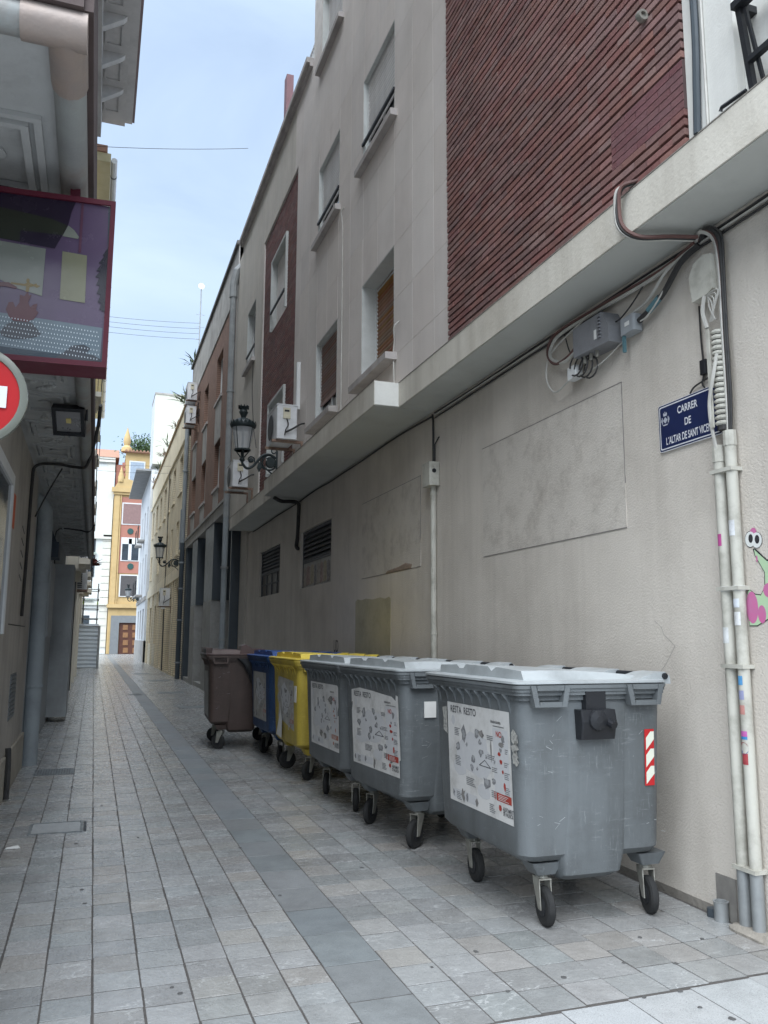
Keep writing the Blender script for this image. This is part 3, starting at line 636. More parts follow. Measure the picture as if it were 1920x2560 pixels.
# junction box and conduit in mid wall
t = thing('wall_conduit', 'cream plastic conduit running up the lower wall to a knockout box', 'conduit', (XW, 8.3, 1.2))
part(t, 'pipe', M_PVC, lambda b: b.tube([(XW - .04, 8.3, .02), (XW - .04, 8.3, 3.24)], .032, 10), True)
part(t, 'knockout_box', M_PVC, lambda b: b.loft([rrect(XW - .13, XW - .001, 8.19, 8.41, .02, 3.24, 3), rrect(XW - .13, XW - .001, 8.19, 8.41, .02, 3.50, 3)]))
for k in range(4): part(t, 'knockout', M_BLACK if k == 2 else M_PVC, lambda b: b.lathe([(.024, 8.183), (.024, 8.19)], (XW - .075, 0, 3.275 + .062 * k), 12, 1))
for z in (1.62, 3.14): part(t, 'clip', M_PVC, lambda b: b.lathe([(.033, z), (.04, z), (.04, z + .03), (.033, z + .03)], (XW - .04, 8.3, 0), 10))
part(t, 'feed_cable', M_CABLE, lambda b: (b.tube([(XW - .02, 8.34, 3.5), (XW - .02, 8.34, 4.0), (XW - .02, 8.36, 4.08)], .012, 6), b.tube([(XW - .018, 8.30, 3.5), (XW - .018, 8.30, 3.72), (XW - .018, 8.18, 3.78)], .008, 6)))
# cables along the wall under the canopy
cable('eaves_cable', [(XW - .02, 19.6, 4.09)] + [(XW - .02 - random.uniform(0, .006), 19.0 - k * .7, 4.085 + random.uniform(-.012, .012)) for k in range(15)] + [(XW - .02, 8.4, 4.06)], .011, M_CABLE, 'black cable clipped under the canopy along the far wall', sm=3)
for k, (dz, mt_, lb) in enumerate([(.0, M_CABLE, 'black cable running under the canopy towards the corner'), (-.022, M_CABLEW, 'pale cable running beside the black one under the canopy'), (-.05, M_CABLE, 'lower thin black cable following the canopy joint')]):
    cable('eaves_cable', [(XW - .018, 8.3 - q * .75, 4.08 + dz + random.uniform(-.006, .006)) for q in range(10)], .009, mt_, lb, sm=3)
cable('canopy_hose', [(2.95, 14.6, 4.10), (3.1, 14.62, 4.04), (3.3, 14.72, 4.06), (3.46, 14.8, 4.04), (3.47, 14.82, 3.8), (3.47, 14.86, 3.45), (3.46, 14.9, 3.26), (3.47, 14.8, 3.2)], .035, M_CABLE, 'thick black hose dropping from the canopy to the louvred window', 'hose', 8)
# telecom amplifier, splitter and loops
M_AMP = mat('amplifier_cast', (.26, .265, .28), (.21, .215, .23), 6, .5, .2, 60, .3, 5, metal=.2)
t = thing('cable_amplifier', 'dark grey finned amplifier box hung among cables on the upper wall', 'junction box', (XW, 5.0, 3.7))
part(t, 'housing', M_AMP, lambda b: b.prism([(5.24, 3.93), (4.86, 3.93), (4.78, 3.80), (4.78, 3.68), (5.24, 3.70)], 0, XW - .15, XW - .005))
for k in range(7): part(t, 'fin', M_AMP, lambda b: b.box(XW - .165, XW - .15, 4.87, 4.90, 3.74 + .026 * k, 3.752 + .026 * k))
part(t, 'sticker', M_LIT, lambda b: b.box(XW - .152, XW - .15, 4.93, 4.96, 3.75, 3.82))
part(t, 'connector', M_FORK, lambda b: [b.tube([(XW - .1, 5.0 + .08 * k, 3.70), (XW - .1, 5.0 + .08 * k, 3.64)], .014, 6) for k in range(3)])
t = thing('splitter_box', 'small grey splitter box beside the amplifier', 'junction box', (XW, 4.65, 3.7))
part(t, 'housing', mat('splitter_grey', (.33, .35, .37), rough=.5), lambda b: b.loft([rrect(XW - .09, XW - .01, 4.57, 4.73, .015, 3.70, 2), rrect(XW - .09, XW - .01, 4.57, 4.73, .015, 3.82, 2)]))
part(t, 'label_plate', M_LIT, lambda b: b.box(XW - .093, XW - .09, 4.62, 4.67, 3.75, 3.78))
part(t, 'tape', mat('cyan_tape', (.10, .20, .23), rough=.6), lambda b: b.box(XW - .08, XW - .06, 4.70, 4.72, 3.58, 3.70)); part(t, 'tape', MATS['cyan_tape'], lambda b: b.tube([(XW - .06, 4.44, 3.785), (XW - .055, 4.33, 3.835)], .026, 6))
X1 = XW - .05
cable('loop_cable', [(X1, 3.98, 4.06), (X1, 4.3, 4.02), (X1, 5.0, 4.045), (X1, 5.6, 4.06), (X1, 5.76, 4.0), (X1 - .02, 5.74, 3.88), (X1 - .03, 5.6, 3.78), (X1 - .03, 5.4, 3.79), (X1 - .05, 5.26, 3.83)], .013, M_CABLEB, 'brown looped cable sweeping along the wall to the amplifier')
cable('loop_cable', [(X1 + .01, 3.98, 4.04), (X1, 4.4, 4.0), (X1, 5.0, 4.02), (X1, 5.55, 4.03), (X1, 5.72, 3.97), (X1 - .02, 5.70, 3.86), (X1 - .03, 5.5, 3.76), (X1 - .05, 5.25, 3.78)], .014, M_CABLEW, 'pale looped cable sweeping along the wall to the amplifier')
cable('loop_cable', [(X1 - .01, 5.2, 4.02), (X1, 5.72, 3.92), (X1 - .02, 5.78, 3.72), (X1 - .02, 5.66, 3.56), (X1 - .03, 5.45, 3.58), (X1 - .03, 5.36, 3.62)], .008, M_CABLEW, 'thin pale cable loop hanging lowest beside the amplifier')
t = thing('connector_block', 'small white connector block hanging below the amplifier in loops of cable', 'connector', (XW, 5.35, 3.55))
part(t, 'block', M_PVCW, lambda b: b.loft([rrect(XW - .1, XW - .03, 5.3, 5.42, .01, 3.58, 2), rrect(XW - .1, XW - .03, 5.3, 5.42, .01, 3.68, 2)]))
part(t, 'wire_loops', M_CABLE, lambda b: [b.tube([(XW - .08 - .01 * k, 5.12 + .05 * k + .09 * math.cos(a), 3.60 + .02 * k + .08 * math.sin(a)) for a in [q * 2 * math.pi / 14 for q in range(13)]], .007, 5) for k in range(4)])
cable('drop_cable', [(XW - .03, 3.96, 4.04), (XW - .06, 4.1, 3.98), (XW - .05, 4.28, 3.86), (XW - .05, 4.42, 3.80), (XW - .05, 4.56, 3.76)], .022, M_CABLE, 'thick black cable with cyan tape dropping to the splitter box')
cable('drop_cable', [(XW - .03, 3.98, 4.05), (XW - .07, 4.22, 3.98), (XW - .06, 4.45, 3.86), (XW - .05, 4.7, 3.84)], .011, M_CABLEW, 'pale cable dropping in a curve to the splitter box')
for k, (ya, za, yb, zb_, dp, lb) in enumerate(((4.45, 4.05, 4.80, 3.84, -.10, 'thin grey wire drooping from the canopy joint to the amplifier'), (4.15, 4.04, 4.52, 3.74, -.14, 'thin pale wire drooping beside the taped cable'), (5.55, 4.02, 5.20, 3.74, -.16, 'thin black wire curling under the cable loops'), (4.75, 3.70, 5.30, 3.60, -.10, 'slack pale wire hanging below the amplifier'))):
    cable('stray_wire', [(XW - .03, ya, za), (XW - .07, ya * .6 + yb * .4, za * .6 + zb_ * .4 + dp * .6), (XW - .08, ya * .25 + yb * .75, za * .25 + zb_ * .75 + dp * .5), (XW - .07, yb, zb_)], .0055, (M_CABLE, M_CABLEW)[k % 2], lb, n=5)
# bundle over the slab edge
for k, (dx, mt_, rr, lb) in enumerate([(0, M_CABLE, .013, 'black cable of the bundle looped over the canopy edge'), (.02, M_CABLEW, .012, 'silvery cable of the bundle looped over the canopy edge'), (-.02, M_CABLEB, .012, 'brown cable of the bundle looped over the canopy edge')]):
    cable('edge_cable', [(3.12, 3.98 + dx, 4.46), (3.08, 4.05 + dx, 4.44), (3.03 - abs(dx), 4.12 + dx, 4.42), (3.01, 4.15 + dx, 4.30), (3.02, 4.13 + dx, 4.16), (3.09, 4.06 + dx, 4.07), (3.25, 3.98 + dx, 4.06), (3.42, 3.93 + dx, 4.06)], rr, mt_, lb)
# cream terminal box, corrugated conduit, cables down the corner
t = thing('terminal_box', 'cream plastic telephone terminal box below the canopy near the corner', 'junction box', (XW, 3.9, 3.6))
part(t, 'cover', M_PVC, lambda b: b.prism([(3.84, 3.66), (3.98, 3.655), (4.0, 3.82), (3.95, 3.90), (3.86, 3.92), (3.80, 3.90), (3.80, 3.68)], 0, XW - .09, XW - .002))
part(t, 'wire_tail', M_CABLEW, lambda b: [b.tube(spline([(XW - .07, 3.86 + .01 * k, 3.66), (XW - .1, 3.82 - .02 * k, 3.56 + .02 * k), (XW - .08, 3.80 + .012 * k, 3.48)], 4), .005, 5) for k in range(5)])
t = thing('corner_conduits', 'pair of tall cream conduits climbing the corner wall, covered in stickers', 'conduit', (XW, 3.86, 0))
for yy, lab in ((3.875, 'scuffed left conduit'), (3.778, 'stickered right conduit')):
    p_ = part(t, 'pipe', M_PVC, lambda b: b.tube([(XW - .045, yy, .34), (XW - .045, yy, 2.66 if yy > 3.84 else 2.74)], .0335, 12), True); p_['label'] = lab
    part(t, 'base_sleeve', M_ZINC, lambda b: b.tube([(XW - .045, yy, .01), (XW - .045, yy, .34)], .035, 12), True)
    part(t, 'collar', M_PVC, lambda b: b.tube([(XW - .045, yy, 2.62 if yy > 3.84 else 2.70), (XW - .045, yy, 2.72 if yy > 3.84 else 2.79)], .038, 10))
for z in (.33, 1.42, 1.86, 2.55): part(t, 'clamp', M_PVC, lambda b: (b.box(XW - .086, XW - .001, 3.74, 3.915, z, z + .022)))
STK = [((3.778, 2.17), (.05, .09), (.70, .72, .74)), ((3.778, 1.76), (.05, .05), (.66, .7, .76)), ((3.778, 1.66), (.055, .075), (.74, .75, .75)), ((3.875, 1.56), (.05, .09), (.68, .7, .7)), ((3.778, 1.33), (.035, .05), (.10, .33, .62)), ((3.778, 1.25), (.04, .05), (.30, .32, .50)), ((3.778, 1.17), (.04, .05), (.55, .25, .22)), ((3.778, .90), (.045, .06), (.42, .05, .06)), ((3.875, 2.12), (.03, .07), (.52, .08, .30)), ((3.778, 1.05), (.05, .03), (.55, .12, .42)), ((3.778, 1.035), (.05, .016), (.05, .25, .55))]
for k, ((yy, z), (w, h), c) in enumerate(STK):
    a0 = -w / .034 / 2
    part(t, 'sticker', mat('sticker_%d' % k, c, tuple(min(1, q * .8 + .03) for q in c), 30, .5, stain=.4, stscale=20), lambda b: [b.quad(*[(XW - .045 - .0345 * math.cos(a), yy + .0345 * math.sin(a), zz) for a, zz in ((a0 + 2 * -a0 * i / 4, z), (a0 + 2 * -a0 * (i + 1) / 4, z), (a0 + 2 * -a0 * (i + 1) / 4, z + h), (a0 + 2 * -a0 * i / 4, z + h))]) for i in range(4)])
# round red-white-blue sticker
for cc, z0, z1 in (((.75, .75, .75), .955, 1.02), ((.48, .06, .07), 1.0, 1.02), ((.04, .08, .25), .955, .975)):
    part(t, 'round_sticker', mat('round_sticker_%d' % int(cc[0] * 100), cc, rough=.5), lambda b: [b.quad(*[(XW - .045 - (.0350 if cc[0] > .7 else .0354) * math.cos(a), 3.778 + .035 * math.sin(a), .9875 + zz) for a, zz in [(s_ * .85 * math.sqrt(max(0, 1 - ((zc - .9875) / .033) ** 2)), zc - .9875) for zc, s_ in ((za, -1), (za, 1), (zb_, 1), (zb_, -1))]]) for za, zb_ in [(z0 + (z1 - z0) * i / 6, z0 + (z1 - z0) * (i + 1) / 6) for i in range(6)]])
part(t, 'tape_wrap', M_LIT, lambda b: [b.tube([(XW - .045, yy, 1.855), (XW - .045, yy, 1.885)], .0365, 10) for yy in (3.875, 3.778)])
t = thing('corrugated_conduit', 'short cream ribbed conduit with cable ties beside the street name sign', 'conduit', (XW, 3.93, 2.9))
part(t, 'core', M_CABLE, lambda b: (b.tube([(XW - .06, 3.815, 3.42), (XW - .06, 3.81, 2.8)], .030, 8)))
for k in range(18): part(t, 'rib', M_PVC, lambda b: b.lathe([(.031, 2.83 + .033 * k), (.041, 2.838 + .033 * k), (.041, 2.848 + .033 * k), (.031, 2.856 + .033 * k)], (XW - .06, 3.812, 0), 10))
part(t, 'spine', M_PVC, lambda b: (b.box(XW - .108, XW - .098, 3.835, 3.858, 2.82, 3.43)))
for k, (dy, mt_, rr, lb) in enumerate([(0, M_CABLEW, .014, 'pale cable running down the corner into the right conduit'), (-.04, M_CABLE, .012, 'black cable running down the corner beside the pale one'), (-.015, M_CABLEB, .009, 'brown cable running down the corner behind the others'), (-.065, M_CABLE, .008, 'outermost thin black cable down the corner')]):
    cable('corner_cable', [(XW - .02, 4.0 + dy, 4.06), (XW - .07, 3.90 + dy, 4.09), (XW - .06, 3.80 + dy, 4.0), (XW - .06, 3.765 + dy * .6, 3.8), (XW - .06, 3.765 + dy * .5, 3.4), (XW - .055, 3.77 + dy * .5, 3.0), (XW - .05, 3.78 + dy * .3, 2.76)], rr, mt_, lb)
cable('corner_cable', [(XW - .08, 3.88, 3.66), (XW - .1, 3.88, 3.55), (XW - .1, 3.85, 3.44)], .013, M_CABLEW, 'short pale cable from the terminal box into the ribbed conduit')
cable('corner_cable', [(XW - .08, 3.80, 3.28), (XW - .12, 3.80, 3.12), (XW - .12, 3.842, 2.98), (XW - .10, 3.862, 2.85), (XW - .07, 3.865, 2.7)], .011, M_CABLEW, 'pale cable curving across the end of the street name sign')
t = thing('black_clip', 'small black plastic clip dangling above the street name sign', 'clip', (XW, 3.98, 3.2))
part(t, 'body', M_BLACK, lambda b: b.loft([rrect(XW - .04, XW - .005, 3.955, 4.01, .012, 3.20, 2), rrect(XW - .04, XW - .005, 3.955, 4.01, .012, 3.29, 2)]))
part(t, 'wire', M_CABLE, lambda b: (b.tube(spline([(XW - .02, 4.0, 3.65), (XW - .02, 4.0, 3.45), (XW - .02, 3.99, 3.28)], 4), .006, 5), b.tube(spline([(XW - .02, 3.99, 3.2), (XW - .02, 4.01, 3.15), (XW - .01, 4.0, 3.12)], 4), .006, 5)))
# street name sign
M_ENB = mat('enamel_blue', (.012, .022, .085), (.010, .018, .07), 6, .35, stain=.3, stscale=5, spec=.5)
M_ENW = mat('enamel_white', (.72, .73, .75), (.64, .65, .68), 12, .4)
SX = XW - .022
t = thing('street_name_sign', 'dark blue enamel street name sign with white lettering and crest', 'sign', (XW, 4.15, 2.8))
part(t, 'plate', M_ENW, lambda b: b.loft([[(XW - .018, y_, z_) for x_, y_, z_ in [(0, p[0], p[1]) for p in rrect(3.86, 4.445, 2.80, 3.115, .015, 0)]], [(XW - .001, p[0], p[1]) for p in rrect(3.86, 4.445, 2.80, 3.115, .015, 0)]]))
def rr2(y0, y1, z0, z1, r, x): return [(x, p[0], p[1]) for p in rrect(y0, y1, z0, z1, r, 0)]
part(t, 'blue_field', M_ENB, lambda b: (b.quad(*rr2(3.863, 4.442, 2.803, 3.112, .014, XW - .0185))))
part(t, 'white_border', M_ENW, lambda b: b.quad(*rr2(3.872, 4.433, 2.812, 3.103, .014, XW - .0190)))
part(t, 'inner_field', M_ENB, lambda b: b.quad(*rr2(3.880, 4.425, 2.820, 3.095, .012, XW - .0195)))
for s_, sz, yy, zz, xs in (('CARRER', .064, 4.16, 3.02, .76), ('DE', .064, 4.16, 2.93, .76), ("L´ALTAR DE SANT VICENT", .066, 4.152, 2.84, .545)):
    text(t, 'lettering', s_, sz * 1.05, (XW - .0200, yy, zz), (0, -1, 0), (0, 0, 1), M_ENW, .0012, xs, 'CENTER')
M_CREST = mat('crest_white', (.5, .52, .56), (.42, .44, .5), 40, .5)
def f(b):
    c = (4.375, 3.015); X = XW - .0200
    P = lambda pts: b.quad(*[(X, c[0] - u, c[1] + w) for u, w in pts])
    P([(0, -.03), (.022, -.008), (0, .014), (-.022, -.008)])
    P([(-.016, .02), (.016, .02), (.02, .034), (-.02, .034)]); P([(-.003, .034), (.003, .034), (.003, .05), (-.003, .05)]); P([(-.02, .034), (-.012, .046), (-.006, .034)]); P([(.02, .034), (.012, .046), (.006, .034)])
    for s_ in (-1, 1): P([(s_ * .026, -.03), (s_ * .034, -.03), (s_ * .034, .014), (s_ * .026, .014)]); P([(s_ * .036, -.02), (s_ * .042, -.012), (s_ * .040, .006), (s_ * .036, 0)])
    P([(-.03, -.036), (.03, -.036), (.016, -.044), (-.016, -.044)])
part(t, 'crest', M_CREST, f)
part(t, 'loose_wire', M_CABLE, lambda b: b.tube(spline([(XW - .015, 4.13, 3.12), (XW - .02, 4.08, 3.15), (XW - .02, 3.96, 3.17)], 4), .006, 5))
# graffiti creature on the corner wall (paint on the wall)
GX = XW - .003
t = thing('wall_graffiti', 'pink and green painted long-necked creature with round eyes at the corner', 'graffiti', (XW, 3.6, 1.9))
M_GB = mat('graffiti_outline', (.03, .03, .035), rough=.7); M_GP = mat('graffiti_pink', (.58, .14, .33), (.5, .18, .34), 14, .8); M_GG = mat('graffiti_green', (.45, .62, .38), (.42, .58, .4), 10, .8); M_GW = mat('graffiti_white', (.78, .8, .78), rough=.7)
def disc(b, y, z, ry, rz, x, n=20): b.quad(*[(x, y + ry * math.cos(2 * math.pi * k / n), z + rz * math.sin(2 * math.pi * k / n)) for k in range(n)])
part(t, 'outline', M_GB, lambda b: (disc(b, 3.713, 2.145, .042, .048, GX), disc(b, 3.665, 2.135, .042, .046, GX - .0003), b.quad(*[(GX - .0002, y, z) for y, z in ((3.695, 2.09), (3.70, 2.09), (3.688, 2.05), (3.625, 1.95), (3.63, 1.87), (3.66, 1.83), (3.70, 1.835), (3.745, 1.865), (3.76, 1.85), (3.76, 1.655), (3.70, 1.655), (3.50, 1.74), (3.50, 2.02), (3.60, 2.02), (3.68, 2.09))])))
part(t, 'cap', M_GP, lambda b: disc(b, 3.688, 2.18, .025, .028, GX - .0004))
for gy, gz, ga, gb in ((3.73, 1.76, .045, .09), (3.66, 1.72, .03, .05), (3.60, 1.85, .04, .04), (3.672, 2.03, .006, .02)): part(t, 'pink_spot', M_GP, lambda b: disc(b, gy, gz, ga, gb, GX - .0012))
for gy, gz, q in ((3.713, 2.145, 0), (3.665, 2.135, 1)):
    e_ = part(t, 'eye', M_GW, lambda b: disc(b, gy, gz, .039, .044, GX - .0006 - .0003 * q)); part(e_, 'pupil', M_GB, lambda b: disc(b, gy - .004, gz + .004, .017, .025, GX - .0012 - .0003 * q))
part(t, 'body', M_GG, lambda b: b.quad(*[(GX - .0008, y, z) for y, z in ((3.69, 2.085), (3.683, 2.05), (3.62, 1.95), (3.624, 1.87), (3.66, 1.824), (3.70, 1.83), (3.742, 1.86), (3.757, 1.85), (3.757, 1.66), (3.70, 1.66), (3.50, 1.745), (3.50, 2.01), (3.60, 2.01))]))
# old stumps at the foot of the wall
t = thing('pipe_stump', 'broken grey pipe stub and rubble at the foot of the corner wall', 'pipe', (XW, 4.1, 0))
part(t, 'stub', M_ZINC, lambda b: b.lathe([(.04, .0), (.04, .10), (.044, .11), (.034, .11), (.034, .02)], (XW - .05, 4.06, 0), 12), 40)
part(t, 'cap', M_DPIPE, lambda b: b.lathe([(.03, .0), (.03, .05), (.02, .05)], (XW - .045, 4.14, 0), 10))
part(t, 'backplate', mat('dirty_patch', (.24, .23, .21), (.17, .16, .15), 12, .9), lambda b: b.box(XW - .01, XW - .001, 3.98, 4.14, .0, .24))
t = thing('mortar_heap', 'lumpy sandy mortar fillet at the base of the two conduits', 'mortar', (XW, 3.9, 0))
part(t, 'lump', mat('sand_mortar', (.34, .31, .27), (.26, .24, .21), 14, .95, 1.5, 26), lambda b: b.loft([[(x_ + (random.uniform(-.012, .012) if k else 0), y_, h_ * k_) for (x_, y_, _), h_ in zip(rrect(XW - .115, XW - .002, 3.66, 3.96, .05, 0), [random.uniform(.012, .04) for _ in range(20)])] for k, k_ in ((0, 0), (1, .8))] + [rrect(XW - .085, XW - .02, 3.70, 3.92, .03, .038)]), True)
# white neighbour at the street corner
G = thing('corner_building', 'white rendered corner building above the canopy at upper right', 'building', (3.1, 2.5, 4.4))
def f(b):
    b.box(XF + .002, 9, 3.185, 3.568, 4.402, 15); b.box(XF + .06, 9, 1.0, 3.183, 4.402, 15)
part(G, 'upper_wall', M_WHITE, f)
t = thing('balcony_railing', 'black iron balcony railing at the top right corner', 'railing', (3.07, 2.5, 4.41))
part(t, 'post', M_BLACK, lambda b: b.tube([(3.09, 3.06, 4.41), (3.07, 3.10, 4.90)], .022, 4)); part(t, 'stay', M_BLACK, lambda b: b.tube([(3.09, 2.99, 4.41), (3.07, 3.06, 4.88)], .012, 4))
part(t, 'top_rail', M_BLACK, lambda b: (b.box(3.03, 3.09, 1.2, 3.12, 4.90, 4.94), b.box(3.09, 3.16, 3.07, 3.115, 4.88, 4.92)))
part(t, 'lower_rail', M_BLACK, lambda b: b.box(3.05, 3.085, 1.2, 3.05, 4.55, 4.58))
for k in range(8): part(t, 'baluster', M_BLACK, lambda b: b.box(3.055, 3.08, 2.86 - .2 * k, 2.885 - .2 * k, 4.41, 4.90))
part(t, 'foot_hook', M_BLACK, lambda b: b.tube([(3.08, 3.1, 4.43), (3.06, 3.26, 4.43), (3.06, 3.27, 4.415)], .012, 5))
cable('ribbed_conduit', [(XF - .025, 3.47, 4.41), (XF - .025, 3.455, 4.7), (XF - .025, 3.44, 5.1), (XF - .025, 3.45, 6.0), (XF - .025, 3.45, 7.5)], .022, M_DPIPE, 'dark ribbed conduit climbing the white corner wall', 'conduit', 8)
cable('thin_conduit', [(XF - .01, 3.40, 4.41), (XF - .01, 3.40, 5.0), (XF - .01, 3.40, 7.5)], .008, M_CABLEW, 'thin pale cable beside the dark ribbed conduit', 'cable', 5)
tag(part(None, 'shutter_guide', mat('guide_metal', (.33, .33, .38), rough=.5), lambda b: (b.box(XW - .03, XW - .001, 3.30, 3.40, .0, 3.9))), 'grey metal shutter guide at the right edge of the wall', 'guide')

# ================================================================ BUILDING B : brown brick with dark recessed base
XB = 3.2
B = thing('brick_building', 'brown brick building with dark pillared ground floor beyond the canopy', 'building', (XB, 27, 0))
M_BB = mat('brown_brick', (.30, .185, .14), (.24, .15, .115), 5, .8, .2, 60, .35, .8, .2, lines=[(2, .065, .28, .75, .8)])
M_CONC = mat('grey_concrete', (.42, .41, .39), (.35, .34, .325), 2, .9, .3, 40, .5, 1, .4)
M_SLATE = mat('dark_slate_cladding', (.07, .085, .10), (.055, .068, .08), 3, .4, .1, 40)
M_STONEP = mat('pale_stone_pillar', (.34, .34, .325), (.29, .29, .28), 4, .7, .2, 60, .3, 2)
bw = [(21.6, 22.35, 8.78, 10.16), (23.9, 25.2, 8.74, 10.17), (27.2, 28.3, 8.70, 10.05), (23.9, 25.07, 5.98, 7.38), (27.2, 28.37, 6.02, 7.40), (30.1, 31.3, 6.1, 7.45), (30.2, 31.4, 8.72, 10.05)]
part(B, 'brick_wall', M_BB, lambda b: (wall_holes(b, XB, 21.2, 32.4, 5.35, 10.85, [(*w, .2) for w in bw], .2), b.quad((XB, 21.2, 5.35), (9, 21.2, 5.35), (9, 21.2, 12.2), (XB, 21.2, 12.2)), b.quad((XB, 32.4, 0), (9, 32.4, 0), (9, 32.4, 12.2), (XB, 32.4, 12.2))))
part(B, 'parapet', M_CONC, lambda b: (b.box(XB - .03, 9, 21.2, 32.42, 10.851, 12.15)))
part(B, 'coping', mat('dark_coping', (.13, .125, .12), rough=.8), lambda b: b.box(XB - .10, 3.8, 21.15, 32.48, 12.151, 12.25))
part(B, 'floor_band', M_CONC, lambda b: (b.box(XB - .05, 3.5, 21.2, 32.4, 4.93, 5.348), b.box(XB - .09, 3.5, 21.2, 32.4, 5.22, 5.30)))
for i, w in enumerate(bw):
    wd = window(B, *w, .14, xf=XB, shut=M_SHUTG if i in (2, 5) else None, zs=w[2] + .3, sill=True, sillx=.05, pitch=.09, frame=M_PVCW)
    if w[2] > 8: part(B, 'spandrel', M_CONC, lambda b: b.box(XB - .012, XB + .05, w[0] + .02, w[1] - .02, 7.42, w[2] - .11))
    else: part(B, 'spandrel', M_CONC, lambda b: b.box(XB - .012, XB + .05, w[0] + .02, w[1] - .02, 5.36, w[2] - .11))
# base
part(B, 'base_back_wall', M_SLATE, lambda b: (b.box(XB + .9, 9, 21.2, 32.4, -.03, 4.92), b.box(XB + .02, XB + .9, 21.2, 21.3, -.03, 4.92)))
for (a, c) in ((24.4, 26.3), (28.5, 30.0)):
    p_ = part(B, 'pillar', M_SLATE, lambda b: b.box(XB - .02, XB + .85, a, c, 2.66, 4.928)); part(p_, 'pale_base', M_STONEP, lambda b: b.box(XB - .03, XB + .84, a + .04, c - .04, -.03, 2.655))
part(B, 'end_pillar', M_SLATE, lambda b: b.box(XB - .02, XB + .85, 31.85, 32.38, -.03, 4.928))
for (a, c) in ((21.3, 24.4), (26.3, 28.5), (30.0, 31.85)):
    e = part(B, 'entrance', M_SLATE, lambda b: (b.box(XB + .5, XB + .6, a + .01, a + .35, -.02, 4.92), b.box(XB + .5, XB + .6, c - .35, c - .01, -.02, 4.92)))
    part(e, 'sign_panel', mat('taupe_panel', (.16, .155, .16), rough=.6), lambda b: b.box(XB + .42, XB + .49, a + .5, c - .4, 2.2, 2.62))
    part(e, 'mullion', M_STONEP, lambda b: b.box(XB + .5, XB + .56, (a + c) / 2 - .06, (a + c) / 2 + .06, .05, 4.9))
    part(e, 'glazing', M_PANE, lambda b: b.box(XB + .61, XB + .64, a + .01, c - .01, .05, 4.9))
    part(e, 'step', M_STONEP, lambda b: b.box(XB + .0, XB + .89, a + .005, c - .005, -.03, .14))
t = thing('downpipe', 'grey zinc downpipe between the grey and the brick building', 'pipe', (3.05, 21.0, 0))
part(t, 'pipe', M_ZINC, lambda b: b.tube([(3.02, 20.95, 4.6), (3.02, 20.95, 10.6)], .085, 10), True)
part(t, 'hopper', M_ZINC, lambda b: (b.tube([(3.02, 20.95, 10.5), (3.02, 20.95, 10.85), (3.1, 20.9, 11.25), (3.25, 20.85, 11.4)], .11, 10)))
part(t, 'lower_pipe', M_GPIPE, lambda b: b.tube([(3.02, 20.95, .02), (3.02, 20.95, 4.6)], .075, 10), True)
for z in (1.5, 3.3, 5.3, 7.9): part(t, 'clamp', M_ZINC, lambda b: b.lathe([(.086, z), (.1, z), (.1, z + .05), (.086, z + .05)], (3.02, 20.95, 0), 10))
t = thing('downpipe', 'dark blue downpipe between the brick and the yellow brick building', 'pipe', (3.08, 32.6, 0))
part(t, 'pipe', M_DPIPE, lambda b: b.tube([(3.06, 32.6, .02), (3.06, 32.6, 5.2)], .09, 10), True)
part(t, 'upper_pipe', M_GPIPE, lambda b: b.tube([(3.06, 32.6, 5.2), (3.06, 32.6, 11.0)], .08, 10), True)
for z in (.6, 2.2, 3.4, 4.4, 8.0): part(t, 'clamp', M_GPIPE, lambda b: b.lathe([(.09, z), (.11, z), (.11, z + .06), (.09, z + .06)], (3.06, 32.6, 0), 10))
aircon('upper white air conditioner near the top of the brick building', 29.6, 10.1, XB, ln=.9, h=.62); aircon('lower white air conditioner near the top of the brick building', 29.7, 9.25, XB, ln=.9, h=.62)
# ================================================================ BUILDING C : yellow brick
XC = 3.12
C = thing('yellow_brick_building', 'pale yellow brick building with narrow windows past the brown brick one', 'building', (XC, 43, 0))
M_CB = mat('yellow_brick', (.80, .71, .53), (.73, .65, .49), 4, .85, .2, 60, .3, .6, .2, lines=[(2, .085, .3, .5, .8)])
M_CP = mat('yellow_render', (.82, .74, .57), (.77, .69, .53), 2, .85, .15, 40, .3, .6, .25)
topx = [(466.4, 473), (448.4, 457.2), (432.4, 438.9), (421.8, 426), (410.2, 415.7), (399.8, 404.7), (390, 395), (382, 385)]
cw = []
def ywall(px, z, x):
    lo, hi = 20, 80
    for _ in range(40):
        m_ = (lo + hi) / 2
        if proj((x, m_, z))[0] > px: lo = m_
        else: hi = m_
    return lo
for a, c in topx:
    y1, y0 = ywall(a, 8.4, XC), ywall(c, 8.4, XC)
    if y0 > 32.8 and y1 < 53.8: cw.append((y0, max(y1, y0 + .6), 7.6, 9.2))
for a, c in ((451, 459), (440.5, 446), (427, 431), (415, 419), (376.5, 380), (394, 398)):
    y1, y0 = ywall(a, 5.8, XC), ywall(c, 5.8, XC); cw.append((y0, max(y1, y0 + .6), 5.05, 6.45))
cg = [(33.3, 35.0, .1, 3.6), (37.6, 38.6, .1, 3.5), (42.2, 43.4, .1, 3.3), (46.5, 48, 1.2, 3.3), (50.5, 52, 1.2, 3.3)]
part(C, 'brick_wall', M_CB, lambda b: (wall_holes(b, XC, 32.7, 54.3, -.03, 9.5, [(*w, .25) for w in cw] + [(*w, .35) for w in cg], .25), b.quad((XC, 32.7, 0), (9, 32.7, 0), (9, 32.7, 11), (XC, 32.7, 11))))
